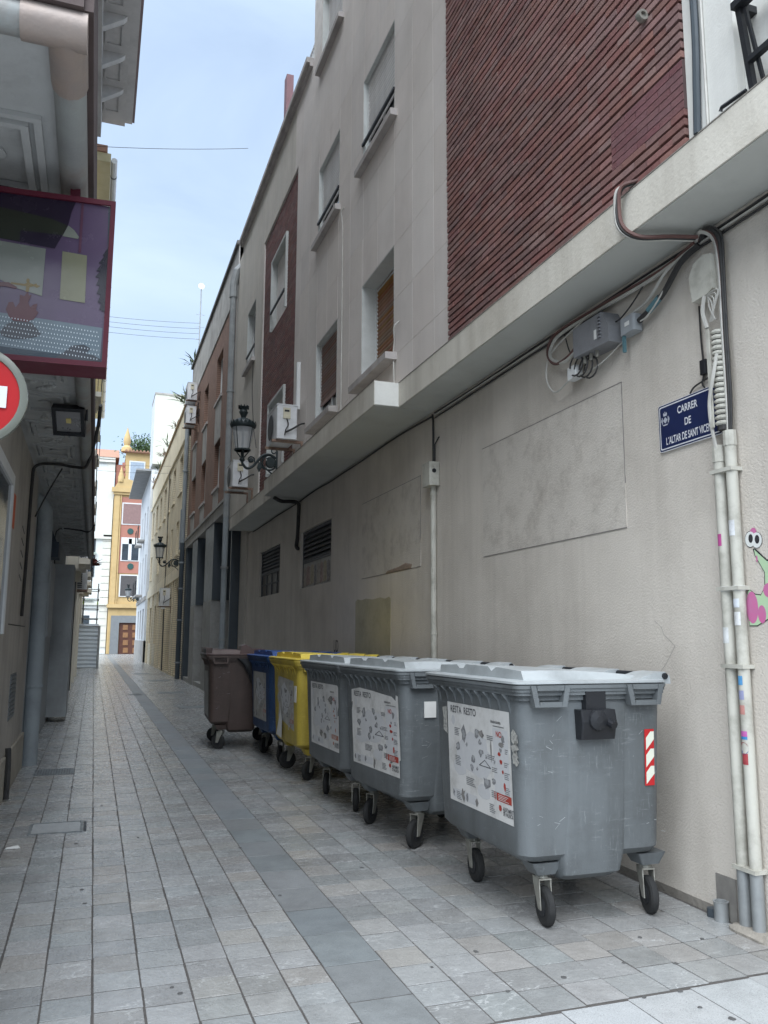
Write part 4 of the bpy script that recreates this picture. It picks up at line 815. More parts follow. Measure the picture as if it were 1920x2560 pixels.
part(C, 'parapet', M_CP, lambda b: b.box(XC - .01, 9, 32.7, 54.3, 9.62, 11.0)); part(C, 'cornice', M_CP, lambda b: b.box(XC - .08, 5, 32.7, 54.3, 9.501, 9.619)); part(C, 'coping', mat('ochre_coping', (.42, .31, .2), rough=.85), lambda b: b.box(XC - .08, 4, 32.7, 54.3, 11.001, 11.1))
part(C, 'floor_band', M_CP, lambda b: b.box(XC - .06, XC + .05, 32.75, 54.3, 3.95, 4.4))
for w in cw: part(C, 'window', M_PANE if random.random() < .6 else M_SHUTG, lambda b: b.box(XC + .2, XC + .24, w[0] + .01, w[1] - .01, w[2] + .01, w[3] - .01)); part(C, 'sill', M_CP, lambda b: b.box(XC - .06, XC + .2, w[0] - .08, w[1] + .08, w[2] - .09, w[2] - .001))
for w in cg: part(C, 'door', mat('ochre_door', (.34, .25, .15), (.28, .2, .12), 3, .7), lambda b: b.box(XC + .28, XC + .33, w[0] + .01, w[1] - .01, w[2], w[3] - .01))
k = 0; y = 33.0
while y < 54:
    part(C, 'pilaster', M_CB, lambda b: b.box(XC - .05, XC - .001, y, y + .28, -.02, 3.94)) if not any(w[0] - .3 < y < w[1] for w in cg) else None; y += 1.15
part(C, 'blue_shutter', mat('blue_grey_shutter', (.16, .19, .25), rough=.6), lambda b: b.box(XC - .05, XC - .002, 33.0, 34.1, 5.0, 6.7))
aircon('white air conditioner on the yellow brick wall below the far lantern', 36.6, 2.9, XC, ln=.8, h=.75, w=.4)
street_lantern('black street lantern on the yellow brick wall, second of the three', XC - .005, 34.0, 4.42, .80)
street_lantern('small distant street lantern on the white house near the lane end', 2.96, 62.0, 4.15, .80)
t = thing('meter_box', 'grey meter box and cable on the yellow brick wall', 'box', (XC, 40, 3))
part(t, 'box', M_AC, lambda b: b.box(XC - .18, XC - .001, 40.0, 40.5, 2.9, 3.5)); part(t, 'cable', M_CABLE, lambda b: b.tube([(XC - .07, 40.2, 2.9), (XC - .07, 40.1, .05)], .035, 6)); part(t, 'riser', M_CABLE, lambda b: b.tube([(XC - .07, 40.3, 3.5), (XC - .07, 40.3, 9.6)], .02, 6))
# weeds on the parapet
M_WEED = mat('weed_leaf', (.09, .12, .05), (.06, .085, .04), 8, .8); M_DRY = mat('dry_plant', (.20, .13, .09), (.12, .085, .06), 10, .9)
def weed(label, p, n, r, mt=M_WEED, up=1.0, group='weeds on the parapets', w=.03, cat='plant'):
    b = MB(); c = Vector(p); rng = random.Random(int(p[1] * 100))
    for i in range(n):
        d = Vector((rng.gauss(0, 1), rng.gauss(0, 1), abs(rng.gauss(.3, 1)) * up)).normalized() * r * rng.uniform(.5, 1.1); s_ = d.cross(Vector((0, 0, 1))); s_ = s_.normalized() * w if s_.length > .01 else Vector((w, 0, 0))
        o_ = Vector((rng.gauss(0, .25), rng.gauss(0, .25), 0)) * r * .8
        m_ = c + o_ + d * .55 + Vector((0, 0, r * .08)); e = c + o_ + d
        b.quad(c + o_, m_ + s_, e, m_ - s_)
    o = b.build('weed_tuft', mt); return tag(o, label, cat, group)
for k, (yy, lb) in enumerate(((38.0, 'nearest dry brown weed tuft on the yellow parapet'), (42.0, 'green weed tuft on the yellow parapet, second from the near end'), (44.5, 'dry brown weed tuft in the middle of the yellow parapet'), (49.0, 'green weed tuft on the yellow parapet, second from the far end'), (52.5, 'farthest dry weed tuft on the yellow parapet'))): weed(lb, (XC - .02, yy, 11.08), 34, .75 if k % 2 else .5, M_WEED if k % 2 else M_DRY)
weed('leafy plant growing at the end of the brick parapet', (XB + .1, 32.2, 12.24), 60, .7, group=None); weed('second leafy plant lower behind the brick parapet', (XB - .02, 33.5, 11.08), 70, .9, mat('pale_leaf', (.22, .27, .16), (.16, .2, .12), 8, .8), group=None, w=.05)
# ================================================================ D : white house with deep eaves, cream block
XD = 2.97
Dh = thing('white_house', 'bluish white house with a deep grey eave near the end of the lane', 'building', (XD, 60, 0))
M_DW = mat('bluish_white', (.66, .69, .72), (.60, .63, .66), 2, .85, .1, 40, .2, .6, .2)
dw = [(56.2, 57.0, 8.3, 10.2), (59.2, 60.2, 8.3, 10.2), (62.4, 63.3, 8.3, 10.2), (56.2, 57.0, 5.0, 7.0), (59.3, 60.3, 4.5, 7.0), (62.6, 63.5, 4.5, 7.0), (56, 57.4, .6, 3.4), (59, 60.2, .6, 3.4), (62, 63.2, .6, 3.4)]
part(Dh, 'wall', M_DW, lambda b: (wall_holes(b, XD, 54.4, 66.0, 1.35, 12.3, [(w[0], w[1], max(w[2], 1.36), w[3], .2) for w in dw], .2), b.quad((XD, 66, 0), (9, 66, 0), (9, 66, 12.3), (XD, 66, 12.3)), b.quad((XD, 54.4, 0), (9, 54.4, 0), (9, 54.4, 12.3), (XD, 54.4, 12.3))))
part(Dh, 'stone_base', M_CONC, lambda b: b.box(XD - .04, 9, 54.4, 66.02, -.03, 1.349))
for w in dw: part(Dh, 'window', M_PANE, lambda b: b.box(XD + .12, XD + .17, w[0] + .01, w[1] - .01, max(w[2], 1.37), w[3] - .01))
part(Dh, 'floor_band', M_CONC, lambda b: b.box(XD - .06, XD - .001, 54.4, 66, 3.9, 4.15))
part(Dh, 'eave', mat('grey_eave', (.30, .31, .32), (.24, .25, .26), 3, .9, .3, 30), lambda b: (b.prism([(XD - .95, 12.25), (9, 12.25), (9, 12.7), (XD - .95, 12.35)], 1, 54.6, 66.6)))
for w, nm in (((59.0, 60.6), 'a'), ((62.3, 63.8), 'b')):
    for z in (4.45, 8.25):
        bal = part(Dh, 'balcony', M_CONC, lambda b: b.box(XD - .45, XD - .001, w[0], w[1], z - .12, z)); part(bal, 'railing', M_BLACK, lambda b: ([b.box(XD - .44, XD - .42, w[0] + .12 * q, w[0] + .12 * q + .02, z, z + .95) for q in range(13)], b.box(XD - .45, XD - .41, w[0], w[1], z + .95, z + 1.0)))
T = thing('cream_tower', 'tall blank cream block rising behind the yellow brick building', 'building', (4, 57, 0))
part(T, 'wall', mat('cream_render', (.60, .61, .54), (.55, .56, .50), 1.2, .85, .1, 30, .15, .4), lambda b: b.box(3.0, 9, 54.5, 57.6, 12.72, 17.4)); part(T, 'parapet', M_CONC, lambda b: b.box(2.96, 9, 54.46, 57.65, 17.401, 17.52)); part(T, 'white_flank', M_DW, lambda b: b.box(2.985, 2.999, 54.52, 57.58, 12.72, 17.38))
# ================================================================ E : ornate yellow house at the end, H : white one beside it
YE = 84.0
def eat(px, py): p = on(px, py, 1, YE); return p.x, p.z
def ec(x, y): return eat(150 + .2984 * x, 1060 + .2984 * y)
E = thing('ornate_house', 'ochre and red ornate house closing the end of the lane', 'building', (3, YE, 0))
M_OC = mat('ochre_render', (.54, .39, .19), (.50, .36, .17), 2, .85, .1, 40, .2, .5); M_OR = mat('terracotta_render', (.42, .19, .14), (.38, .17, .13), 2, .85); M_GS = mat('grey_portal_stone', (.20, .215, .22), (.17, .18, .19), 3, .8, .2, 40)
xl, _ = ec(395, 1700); xr = xl + 9.0; zt = ec(505, 235)[1]; zc = ec(440, 560)[1]; zl = ec(400, 1530)[1]
def er(b, x0, y0, x1, y1, ya, yb):
    (a, z1), (c, _) = ec(x0, y0), ec(x1, y0); _, z0 = ec(x0, y1); b.box(min(a, c), max(a, c), YE + ya, YE + yb, z0, z1)
part(E, 'wall', M_OC, lambda b: (b.box(xl, xr, YE, YE + 8, -.03, zc), b.box(xl + .9, xr, YE + .001, YE + 8, zc + .001, zt)))
xw0 = ec(505, 900)[0]; 
part(E, 'red_field', M_OR, lambda b: (b.box(xw0, xw0 + 1.9, YE - .05, YE - .001, ec(0 + 505, 1250)[1], ec(505, 610)[1])))
part(E, 'red_side', M_OR, lambda b: b.box(xl + .05, xl + .88, YE + .5, YE + 6, zc + .002, zt - 1.2))
part(E, 'cornice', M_OC, lambda b: (b.box(xl - .25, xr, YE - .35, YE - .06, zc - .1, zc + .35), b.box(xl - .1, xr, YE - .22, YE - .06, zc - .35, zc - .101)))
part(E, 'pediment', M_OC, lambda b: b.prism([(xl, zc + .36), (xl + .3, zc + .9), (xl + 1.0, zc + 1.3), (xl + 1.7, zc + 1.1), (xl + 1.75, zc + .36)], 1, YE - .25, YE - .002))
part(E, 'ledge', M_OC, lambda b: (b.box(xl - .15, xr, YE - .3, YE - .06, zl - .1, zl + .25)))
part(E, 'pilaster', M_OC, lambda b: b.box(xl + .1, xl + .55, YE - .12, YE - .002, zl + .26, zc - .36)); part(E, 'pilaster', M_OC, lambda b: b.box(xl + .62, xw0 - .02, YE - .18, YE - .002, zl + .26, zc - .36))
for k in range(4): part(E, 'red_square', M_OR, lambda b: er(b, 523, 322 + 45 * k, 550, 348 + 45 * k, -.03, -.001))
for (a, c, d, e, mt_) in ((510, 645, 1270, 1440, mat('dark_blind', (.09, .085, .085), rough=.7)), (525, 663, 960, 1140, M_PANE), (533, 682, 668, 835, mat('mauve_blind', (.27, .17, .16), rough=.7)), (592, 706, 318, 488, mat('mirror_pane', (.55, .6, .65), rough=.1, metal=.7))):
    w = part(E, 'window', M_PVCW, lambda b: er(b, a - 10, d - 10, c + 10, e + 8, -.09, -.051)); part(w, 'pane', mt_, lambda b: er(b, a, d, c, e, -.11, -.091))
    if mt_ is M_PANE: part(w, 'mullion', M_PVCW, lambda b: (er(b, 577, 960, 604, 1140, -.13, -.111), er(b, 525, 960, 663, 1005, -.13, -.111)))
for yy in (900, 1193): part(E, 'medallion', mat('teal_medallion', (.03, .09, .085), rough=.5), lambda b: b.lathe([(.28, YE - .12), (.3, YE - .051)], (ec(590, yy)[0], 0, ec(590, yy)[1]), 16, 1))
part(E, 'portal', M_GS, lambda b: (er(b, 428, 1605, 498, 1935, -.3, -.001), er(b, 498, 1605, 720, 1665, -.3, -.001)))
dr = part(E, 'door', mat('varnished_door', (.11, .045, .03), (.085, .035, .025), 4, .45), lambda b: er(b, 498, 1666, 720, 1935, -.1, -.001))
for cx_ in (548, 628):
    for q in range(4): part(dr, 'door_panel', mat('lit_door_panel', (.30, .16, .07), (.2, .1, .05), 10, .5), lambda b: er(b, cx_ - 21, 1683 + 64 * q, cx_ + 21, 1683 + 64 * q + 42, -.16, -.101))  # paler panel colour paints in the light falling on the door
M_TILE = mat('roof_tile', (.40, .23, .16), (.30, .17, .12), 5, .9, .4, 20)
part(E, 'roof_tiles', M_TILE, lambda b: (b.box(xl + .75, xr, YE - .4, YE + .5, zt + .001, zt + .1), [b.tube([(xl + .9 + .34 * k, YE - .5, zt + .14), (xl + .9 + .34 * k, YE + .5, zt + .2)], .11, 6) for k in range(18)]))
fx, fz = ec(560, 215)
part(E, 'finial', M_OC, lambda b: b.lathe([(.55, zt + .1), (.5, zt + .5), (.25, zt + .75), (.36, zt + 1.1), (.3, zt + 1.6), (.12, zt + 2.2), (.02, zt + 2.6)], (fx, YE + .2, 0), 12), True)
part(E, 'finial', M_OC, lambda b: b.lathe([(.4, zt + .1), (.4, zt + .5), (.25, zt + .75), (.36, zt + 1.1), (.3, zt + 1.6), (.02, zt + 2.4)], (fx + 3.1, YE + .2, 0), 12), True)
part(E, 'small_finial', M_OC, lambda b: b.lathe([(.3, zc + .9), (.3, zc + 1.4), (.12, zc + 2.1), (.02, zc + 2.5)], (xl + .55, YE - .1, 0), 10), True)
tr = thing('roof_shrub', 'green leafy shrub growing on the roof terrace of the ornate house', 'plant', (fx + 1.5, YE + 3, zt))
b = MB(); rng = random.Random(3)
for i in range(1500):
    c = Vector((fx + 1.6 + rng.gauss(0, .85), YE + 3 + rng.gauss(0, .5), zt + 1.2 + rng.gauss(0, .55))); d = Vector((rng.gauss(0, 1), rng.gauss(0, 1), rng.gauss(0, 1))).normalized() * .14; s_ = d.orthogonal().normalized() * .07
    b.quad(c - d, c + s_, c + d, c - s_)
b.build('foliage', mat('shrub_leaf', (.075, .13, .05), (.05, .09, .04), 3, .8), tr); part(tr, 'stem', M_DRY, lambda b: [b.tube([(fx + 1.0 + .5 * k, YE + 3, zt - .2), (fx + 1.2 + .4 * k, YE + 3, zt + 1.2)], .05, 5) for k in range(3)])
part(tr, 'planter', M_OC, lambda b: b.box(fx + .4, fx + 2.9, YE + 2.6, YE + 3.4, zt - .3, zt + .2))
Hh = thing('white_corner_house', 'pale rusticated house with tiled roof left of the ornate one', 'building', (-1, YE + 1, 0))
M_HW = mat('pale_stucco', (.70, .72, .70), (.64, .66, .64), 2, .85, .1, 30, .15, .5)
hz = ec(330, 270)[1]
part(Hh, 'wall', M_HW, lambda b: b.box(-8, xl - .06, YE + .3, YE + 9, -.03, hz))
M_HQ = mat('quoin_stone', (.66, .65, .58), (.6, .59, .53), 4, .85)
z = .6
while z < 11: part(Hh, 'quoin', M_HQ, lambda b: b.box(xl - .85, xl - .065, YE + .22, YE + .299, z, z + .62)); z += .68
part(Hh, 'upper_pilaster', M_HQ, lambda b: b.box(xl - .8, xl - .065, YE + .22, YE + .299, 11.2, hz - .6))
for z in (4.6, 11.0, hz - .5, hz - .2): part(Hh, 'string_course', M_HQ, lambda b: b.box(-8, xl - .062, YE + .05, YE + .218, z, z + .22))
part(Hh, 'roof', M_TILE, lambda b: b.prism([(YE + .0, hz), (YE + 4, hz + 1.6), (YE + 8, hz)], 0, -8, xl + .3))
for (a, z0_, z1_) in ((-1.4, 7.3, 9.4), (-1.4, 9.7, 11.0), (-3.2, 7.3, 9.4), (-1.6, 1.0, 3.6)): part(Hh, 'window', M_PANE, lambda b: b.box(a, a + 1.1, YE + .25, YE + .299, z0_, z1_))
for z in (9.5, 5.0): part(Hh, 'gallery', mat('pale_green_gallery', (.45, .52, .46), rough=.7), lambda b: b.box(-3.4, -.2, YE - .1, YE + .2, z, z + .15))
# ================================================================ LEFT : L1
XL = -.77
L1 = thing('left_building', 'shaded beige building on the left with an ornamented balcony soffit', 'building', (-1, 12, 0))
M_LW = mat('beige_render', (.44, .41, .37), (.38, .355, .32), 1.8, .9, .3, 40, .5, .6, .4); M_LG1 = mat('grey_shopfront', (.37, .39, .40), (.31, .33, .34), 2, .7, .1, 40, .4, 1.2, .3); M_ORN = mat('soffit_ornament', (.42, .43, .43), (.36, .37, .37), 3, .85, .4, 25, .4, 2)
lh = [(13.3, 14.5, 1.58, 2.68, .12), (16.9, 18.0, .1, 2.95, .35), (18.5, 19.6, 2.4, 2.95, .1), (20.6, 21.8, 2.4, 2.95, .1)]
def f(b):
    b.quad((XL, 2.7, -.03), (XL, 11.2, -.03), (XL, 11.2, 3.57), (XL, 2.7, 3.57)); b.quad((-9, 2.7, -.03), (XL, 2.7, -.03), (XL, 2.7, 15.2), (-9, 2.7, 15.2)); b.quad((XL, 2.7, 3.57), (XL, 22.2, 3.57), (XL, 22.2, 15.2), (XL, 2.7, 15.2)); b.quad((XL, 22.2, 3.57), (-9, 22.2, 3.57), (-9, 22.2, 15.2), (XL, 22.2, 15.2)); b.quad((-9, 2.7, 15.2), (XL, 2.7, 15.2), (XL, 22.2, 15.2), (-9, 22.2, 15.2))
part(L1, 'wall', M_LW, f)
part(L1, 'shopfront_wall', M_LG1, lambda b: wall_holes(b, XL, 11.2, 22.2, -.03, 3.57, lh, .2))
for h in lh: part(L1, 'shop_opening', M_PANE if h[2] > 1 else M_SLATE, lambda b: b.box(XL - h[4] + .02 if False else XL + h[4] - .03, XL + h[4] - .005, h[0] + .01, h[1] - .01, h[2] + .01, h[3] - .01))
slab = part(L1, 'balcony_slab', M_ORN, lambda b: b.box(XL - 1.2, -.14, 2.62, 22.0, 3.575, 3.86))
part(L1, 'fascia', mat('brown_fascia', (.09, .066, .062), (.07, .052, .05), 5, .8, .2, 40), lambda b: (b.box(-.139, -.11, 2.60, 22.02, 3.60, 3.90), b.box(XL - 1.2, -.14, 2.585, 2.619, 3.60, 3.90)))
M_COPPER = mat('verdigris_gutter', (.33, .35, .34), (.27, .28, .28), 4, .55, .2, 30, .75, 1.6, metal=.2, stcol=(.75, .45, .32))
part(L1, 'gutter', M_COPPER, lambda b: (b.loft([[(-.19 + .058 * math.cos(a), yy, 3.565 + .058 * math.sin(a)) for a in [2 * math.pi * k / 12 for k in range(12)]] for yy in (2.70, 22.0)]), b.loft([[(xx, 2.66 + .058 * math.cos(a), 3.565 + .058 * math.sin(a)) for a in [2 * math.pi * k / 12 for k in range(12)]] for xx in (-2.0, -.13)])), True)
part(L1, 'gutter_corner', mat('copper_corner', (.36, .29, .25), (.30, .26, .24), 8, .5, .2, 40, metal=.3), lambda b: (b.loft([[(-.19 + .064 * math.cos(a), yy, 3.563 + .064 * math.sin(a)) for a in [2 * math.pi * k / 12 for k in range(12)]] for yy in (2.66, 2.95)]), b.loft([[(xx, 2.66 + .064 * math.cos(a), 3.563 + .064 * math.sin(a)) for a in [2 * math.pi * k / 12 for k in range(12)]] for xx in (-.33, -.126)])), True)
y = 3.2; k = 0
while y < 21.5:
    ln = .62; x0, x1 = XL + .06, -.30
    c = part(slab, 'coffer', M_ORN, lambda b: [(b.box(x0 + i, x1 - i, y + i, y + i + .03, 3.555 - .008 * q, 3.574), b.box(x0 + i, x1 - i, y + ln - i - .03, y + ln - i, 3.555 - .008 * q, 3.574), b.box(x0 + i, x0 + i + .03, y + i + .03, y + ln - i - .03, 3.555 - .008 * q, 3.574), b.box(x1 - i - .03, x1 - i, y + i + .03, y + ln - i - .03, 3.555 - .008 * q, 3.574)) for q, i in enumerate((0, .05))])
    rng = random.Random(k)
    orn = part(slab, 'carved_ornament', M_ORN, lambda b: [b.lathe([(.028 * s_, 3.574), (.03 * s_, 3.566), (.016 * s_, 3.557), (.003, 3.553)], (x0 + .11 + (x1 - x0 - .22) * rng.random(), y + ln + .04 + rng.random() * .26, 0), 7) for s_ in [rng.uniform(.6, 1.3) for _ in range(14)]] + [b.lathe([(.05, 3.574), (.055, 3.562), (.02, 3.553)], ((x0 + x1) / 2, y + ln / 2, 0), 10)])
    orn['kind'] = 'stuff'
    y += ln + .36; k += 1
# high cornice
M_CORN = mat('cornice_stucco', (.46, .45, .44), (.40, .395, .39), 3, .9, .2, 30, .4, 1)
cor = part(L1, 'cornice', M_CORN, lambda b: (b.box(XL - .5, .05, 2.6, 22.0, 15.45, 15.9), b.box(.051, .24, 2.4, 22.1, 15.62, 15.95), b.box(XL + .001, -.55, 2.95, 22.0, 15.0, 15.449)))
part(L1, 'cornice_gutter', mat('cornice_edge', (.20, .15, .15), rough=.7), lambda b: b.box(.241, .30, 2.3, 22.15, 15.7, 16.0))
y = 3.2
while y < 20.9:
    br_ = part(L1, 'bracket', M_CORN, lambda b: b.prism([(-.62, 15.1), (-.55, 15.05), (-.1, 15.36), (-.03, 15.449), (-.62, 15.449)], 1, y, y + .16))
    part(cor, 'coffer', M_CORN, lambda b: (b.box(-.5, -.1, y + .3, y + .34, 15.42, 15.449), b.box(-.5, -.1, y + 1.0, y + 1.04, 15.42, 15.449), b.box(-.5, -.46, y + .34, y + 1.0, 15.42, 15.449), b.box(-.14, -.1, y + .34, y + 1.0, 15.42, 15.449)))
    y += 1.32
# left wall details
t = thing('downpipe', 'wide grey painted downpipe on the shaded left wall', 'pipe', (XL + .09, 11.45, 0))
part(t, 'pipe', M_GPIPE, lambda b: b.tube(spline([(XL + .09, 11.45, .0), (XL + .09, 11.45, 1.5), (XL + .09, 11.45, 3.0), (XL + .05, 11.45, 3.25), (XL - .05, 11.45, 3.36)], 5), .10, 14), True)
for z in (.95, 2.95): part(t, 'clamp', M_GPIPE, lambda b: b.lathe([(.101, z), (.112, z), (.112, z + .03), (.101, z + .03)], (XL + .09, 11.45, 0), 14))
for k in range(5): part(L1, 'wall_slit', M_BLACK, lambda b: b.prism([(9.35, 2.72 - .128 * k), (9.37, 2.735 - .128 * k), (9.66, 2.69 - .128 * k), (9.64, 2.675 - .128 * k)], 0, XL - .001, XL + .003))
v = part(L1, 'vent_grille', M_COVER, lambda b: b.box(XL - .001, XL + .004, 9.2, 9.85, .74, 1.2))
for k in range(10): part(v, 'slat', M_COVER, lambda b: b.box(XL + .004, XL + .012, 9.22, 9.83, .755 + .044 * k, .78 + .044 * k))
part(L1, 'wall_joint', M_BLACK, lambda b: b.box(XL - .001, XL + .002, 8.6, 10.6, 1.69, 1.70))
part(L1, 'stone_plinth', mat('plinth', (.40, .37, .31), (.34, .31, .26), 5, .9, .6, 30, .5, 2), lambda b: b.box(XL, XL + .025, 2.95, 11.3, -.03, .42))
part(L1, 'orange_sticker', mat('orange', (.62, .12, .04), rough=.6), lambda b: b.box(XL - .001, XL + .003, 8.25, 8.45, 2.58, 2.9))
fr_ = part(L1, 'window_frame', M_PVCW, lambda b: (b.box(XL, XL + .03, 7.85, 7.95, 1.6, 3.0), b.box(XL, XL + .03, 6.4, 7.85, 2.9, 3.0))); part(fr_, 'pane', M_PANE, lambda b: b.box(XL, XL + .01, 6.4, 7.85, 1.6, 2.9))
cable('earth_pipe', [(XL + .05, 9.05, .02), (XL + .05, 9.05, .3), (XL + .04, 9.05, .5)], .028, M_CABLE, 'short black pipe at the foot of the left wall', 'pipe', 8)
cable('soffit_cable', [(XL + .02, 9.8, 1.8), (XL + .02, 9.9, 2.6), (XL + .02, 9.95, 3.3), (XL + .05, 9.97, 3.5), (-.5, 9.95, 3.53), (-.3, 9.9, 3.50), (-.17, 9.6, 3.48), (-.08, 8.9, 3.72), (-.06, 8.6, 3.9)], .018, M_CABLE, 'black cable bundle crossing the ornamented soffit')
cable('soffit_cable', [(XL + .03, 10.6, 3.0), (-.6, 10.3, 3.25), (-.45, 10.05, 3.5)], .009, M_CABLE, 'thin black cable hanging diagonally under the soffit')
cable('soffit_cable', [(XL + .02, 16.2, 2.9), (XL + .02, 16.2, 3.5), (-.4, 16.2, 3.54), (-.2, 16.1, 3.5), (-.09, 15.8, 3.6)], .014, M_CABLE, 'far black cable crossing the ornamented soffit')
tag(part(None, 'alarm_box', mat('navy_box', (.03, .045, .07), rough=.5), lambda b: (b.box(XL + .001, XL + .16, 14.3, 14.9, 2.85, 3.1), b.prism([(XL, 3.1), (XL + .12, 3.1), (XL, 3.4)], 1, 14.9, 15.2))), 'dark blue box high on the grey shopfront', 'box')
# floodlight
t = thing('floodlight', 'black square floodlight hanging under the left soffit', 'floodlight', (-.3, 7.4, 3.4))
u = Vector((1, -.12, 0)).normalized(); n_ = Vector((-.1, -.75, -.65)).normalized(); u = (u - n_ * u.dot(n_)).normalized(); w_ = n_.cross(u); c = Vector((-.30, 7.35, 3.40))
def ob(b, c, ax, ay, az, x0, x1, y0, y1, z0, z1):
    n = len(b.v); b.box(x0, x1, y0, y1, z0, z1); b.v[n:] = [tuple(c + ax * p[0] + ay * p[1] + az * p[2]) for p in b.v[n:]]
part(t, 'housing', M_BLACK, lambda b: ob(b, c, u, w_, n_, -.13, .13, -.13, .13, -.06, .0))
part(t, 'rim', M_BLACK, lambda b: (ob(b, c, u, w_, n_, -.13, -.1, -.13, .13, .001, .025), ob(b, c, u, w_, n_, .1, .13, -.13, .13, .001, .025), ob(b, c, u, w_, n_, -.1, .1, -.13, -.1, .001, .025), ob(b, c, u, w_, n_, -.1, .1, .1, .13, .001, .025)))
rf = part(t, 'reflector', mat('reflector', (.35, .35, .36), (.28, .28, .29), 5, .3, metal=.7), lambda b: ob(b, c, u, w_, n_, -.099, .099, -.099, .099, .001, .006)); part(rf, 'led', mat('led_yellow', (.6, .5, .2), rough=.5), lambda b: ob(b, c, u, w_, n_, -.02, .02, -.015, .03, .007, .012))
part(t, 'bracket', M_BLACK, lambda b: (b.tube([c + u * .14 + n_ * -.03, c + u * .14 + Vector((0, .02, .14)), c + u * -.08 + Vector((0, .02, .14)), c + u * -.1 + Vector((0, 0, .08))], .012, 5), b.tube([c + Vector((.08, .02, .14)), c + Vector((.1, .05, .2))], .016, 5)))
# light-box advertisement
SGA = math.radians(4); SY = 3.5
sx = thing('lightbox_sign', 'purple illuminated advertising box with a maroon frame at upper left', 'sign', (0, 0, 0))
def sp(x, z, d=0): return (x, SY + (x + .01) * math.tan(SGA) * -1 - d, z)
def sbox(b, x0, x1, z0, z1, d0, d1):
    n = len(b.v); b.v += [sp(x, z, d) for z in (z0, z1) for d in (d1, d0) for x in (x0, x1)]; b.f += [tuple(n + i for i in q) for q in ((0, 2, 3, 1), (4, 5, 7, 6), (0, 1, 5, 4), (2, 6, 7, 3), (0, 4, 6, 2), (1, 3, 7, 5))]
SX0, SX1, SZ0, SZ1 = -.72, -.010, 2.685, 3.425
M_MAR = mat('maroon_frame', (.085, .012, .024), (.07, .011, .02), 6, .5, spec=.2)
part(sx, 'cabinet', M_MAR, lambda b: sbox(b, SX0, SX1, SZ0, SZ1, -.16, -.012))
part(sx, 'frame', M_MAR, lambda b: (sbox(b, SX0, SX1, SZ0, SZ0 + .022, -.0119, .012), sbox(b, SX0, SX1, SZ1 - .022, SZ1, -.0119, .012), sbox(b, SX1 - .02, SX1, SZ0 + .0221, SZ1 - .0221, -.0119, .012), sbox(b, SX0, SX0 + .02, SZ0 + .0221, SZ1 - .0221, -.0119, .012)))
def inkm(nm, c): return mat('sign_' + nm, tuple(q * .38 for q in c), tuple(q * .32 for q in c), 6, .25, spec=.35)
fz = part(sx, 'face', inkm('mauve', (.20, .13, .24)), lambda b: sbox(b, SX0 + .02, SX1 - .02, SZ0 + .022, SZ1 - .022, -.0118, 0))
def sq(px, py, d=.001):   # pixel on the sign face
    lo = on(px, py, 1, SY); x = lo.x
    for _ in range(4): q = on(px, py, 1, SY - (x + .01) * math.tan(SGA)); x = q.x
    return sp(q.x, q.z, d)
def cq(x, y, d): return sq(.24408 * x, 420 + .24408 * y, d)
def shape(nm, mt, pts, d): 
    def f(b): b.quad(*[cq(x, y, d) for x, y in pts])
    return part(fz, nm, mt, f)
shape('pale_margin', inkm('slate', (.09, .13, .17)), [(1110, 380), (1168, 390), (1075, 1980), (1020, 1960), (1090, 1600)], .0012)
shape('lower_band', inkm('pale_blue', (.27, .36, .42)), [(-260, 1440), (1050, 1640), (1020, 1985), (-260, 1790)], .0015)
shape('bottom_band', inkm('deep_teal', (.05, .085, .12)), [(-260, 1790), (1022, 1960), (1070, 2020), (-260, 1880)], .0018)
shape('dark_roof', inkm('aubergine', (.035, .018, .05)), [(-260, 120), (785, 335), (735, 450), (700, 580), (660, 660), (600, 760), (560, 828), (-260, 670)], .0021)
shape('green_weave', inkm('weave', (.05, .055, .035)), [(-260, 340), (520, 520), (690, 590), (640, 690), (210, 640), (200, 750), (-260, 680)], .0024)
shape('cream_panel', inkm('cream', (.42, .44, .37)), [(-260, 700), (470, 830), (430, 1315), (160, 1230), (-260, 1000)], .0027)
shape('cream_wedge', inkm('cream', (.42, .44, .37)), [(700, 590), (760, 640), (810, 710), (800, 730), (640, 700)], .0027)
shape('straw_panel', inkm('straw', (.42, .41, .26)), [(640, 855), (892, 900), (870, 1385), (612, 1345)], .0027)
shape('lantern_bulb', inkm('dark_ornament', (.09, .10, .12)), [(0, 1680), (60, 1610), (140, 1565), (250, 1560), (330, 1590), (420, 1700), (380, 1730), (250, 1755), (120, 1750), (20, 1720)], .0027)
shape('red_crown', inkm('crown', (.17, .02, .035)), [(60, 1450), (90, 1375), (135, 1375), (160, 1430), (200, 1380), (205, 1300), (250, 1315), (285, 1265), (300, 1310), (325, 1300), (290, 1380), (310, 1430), (345, 1400), (385, 1390), (370, 1460), (395, 1480), (350, 1550), (280, 1580), (130, 1565), (90, 1520)], .0033)
shape('gold_cross', inkm('gold', (.40, .27, .06)), [(262, 1270), (268, 1215), (110, 1190), (115, 1172), (250, 1190), (275, 1180), (268, 1150), (285, 1132), (305, 1145), (302, 1180), (345, 1195), (375, 1185), (380, 1200), (415, 1212), (380, 1232), (345, 1215), (305, 1222), (295, 1270)], .0036)
shape('red_bar', inkm('crown', (.17, .02, .035)), [(-260, 1170), (90, 1172), (180, 1225), (160, 1240), (60, 1215), (-260, 1215)], .0033)
shape('dark_dome', inkm('dark_ornament', (.09, .10, .12)), [(550, 1955), (640, 1900), (740, 1820), (860, 1812), (930, 1850), (880, 1905), (960, 1920), (1025, 1960), (1020, 1985)], .0030)
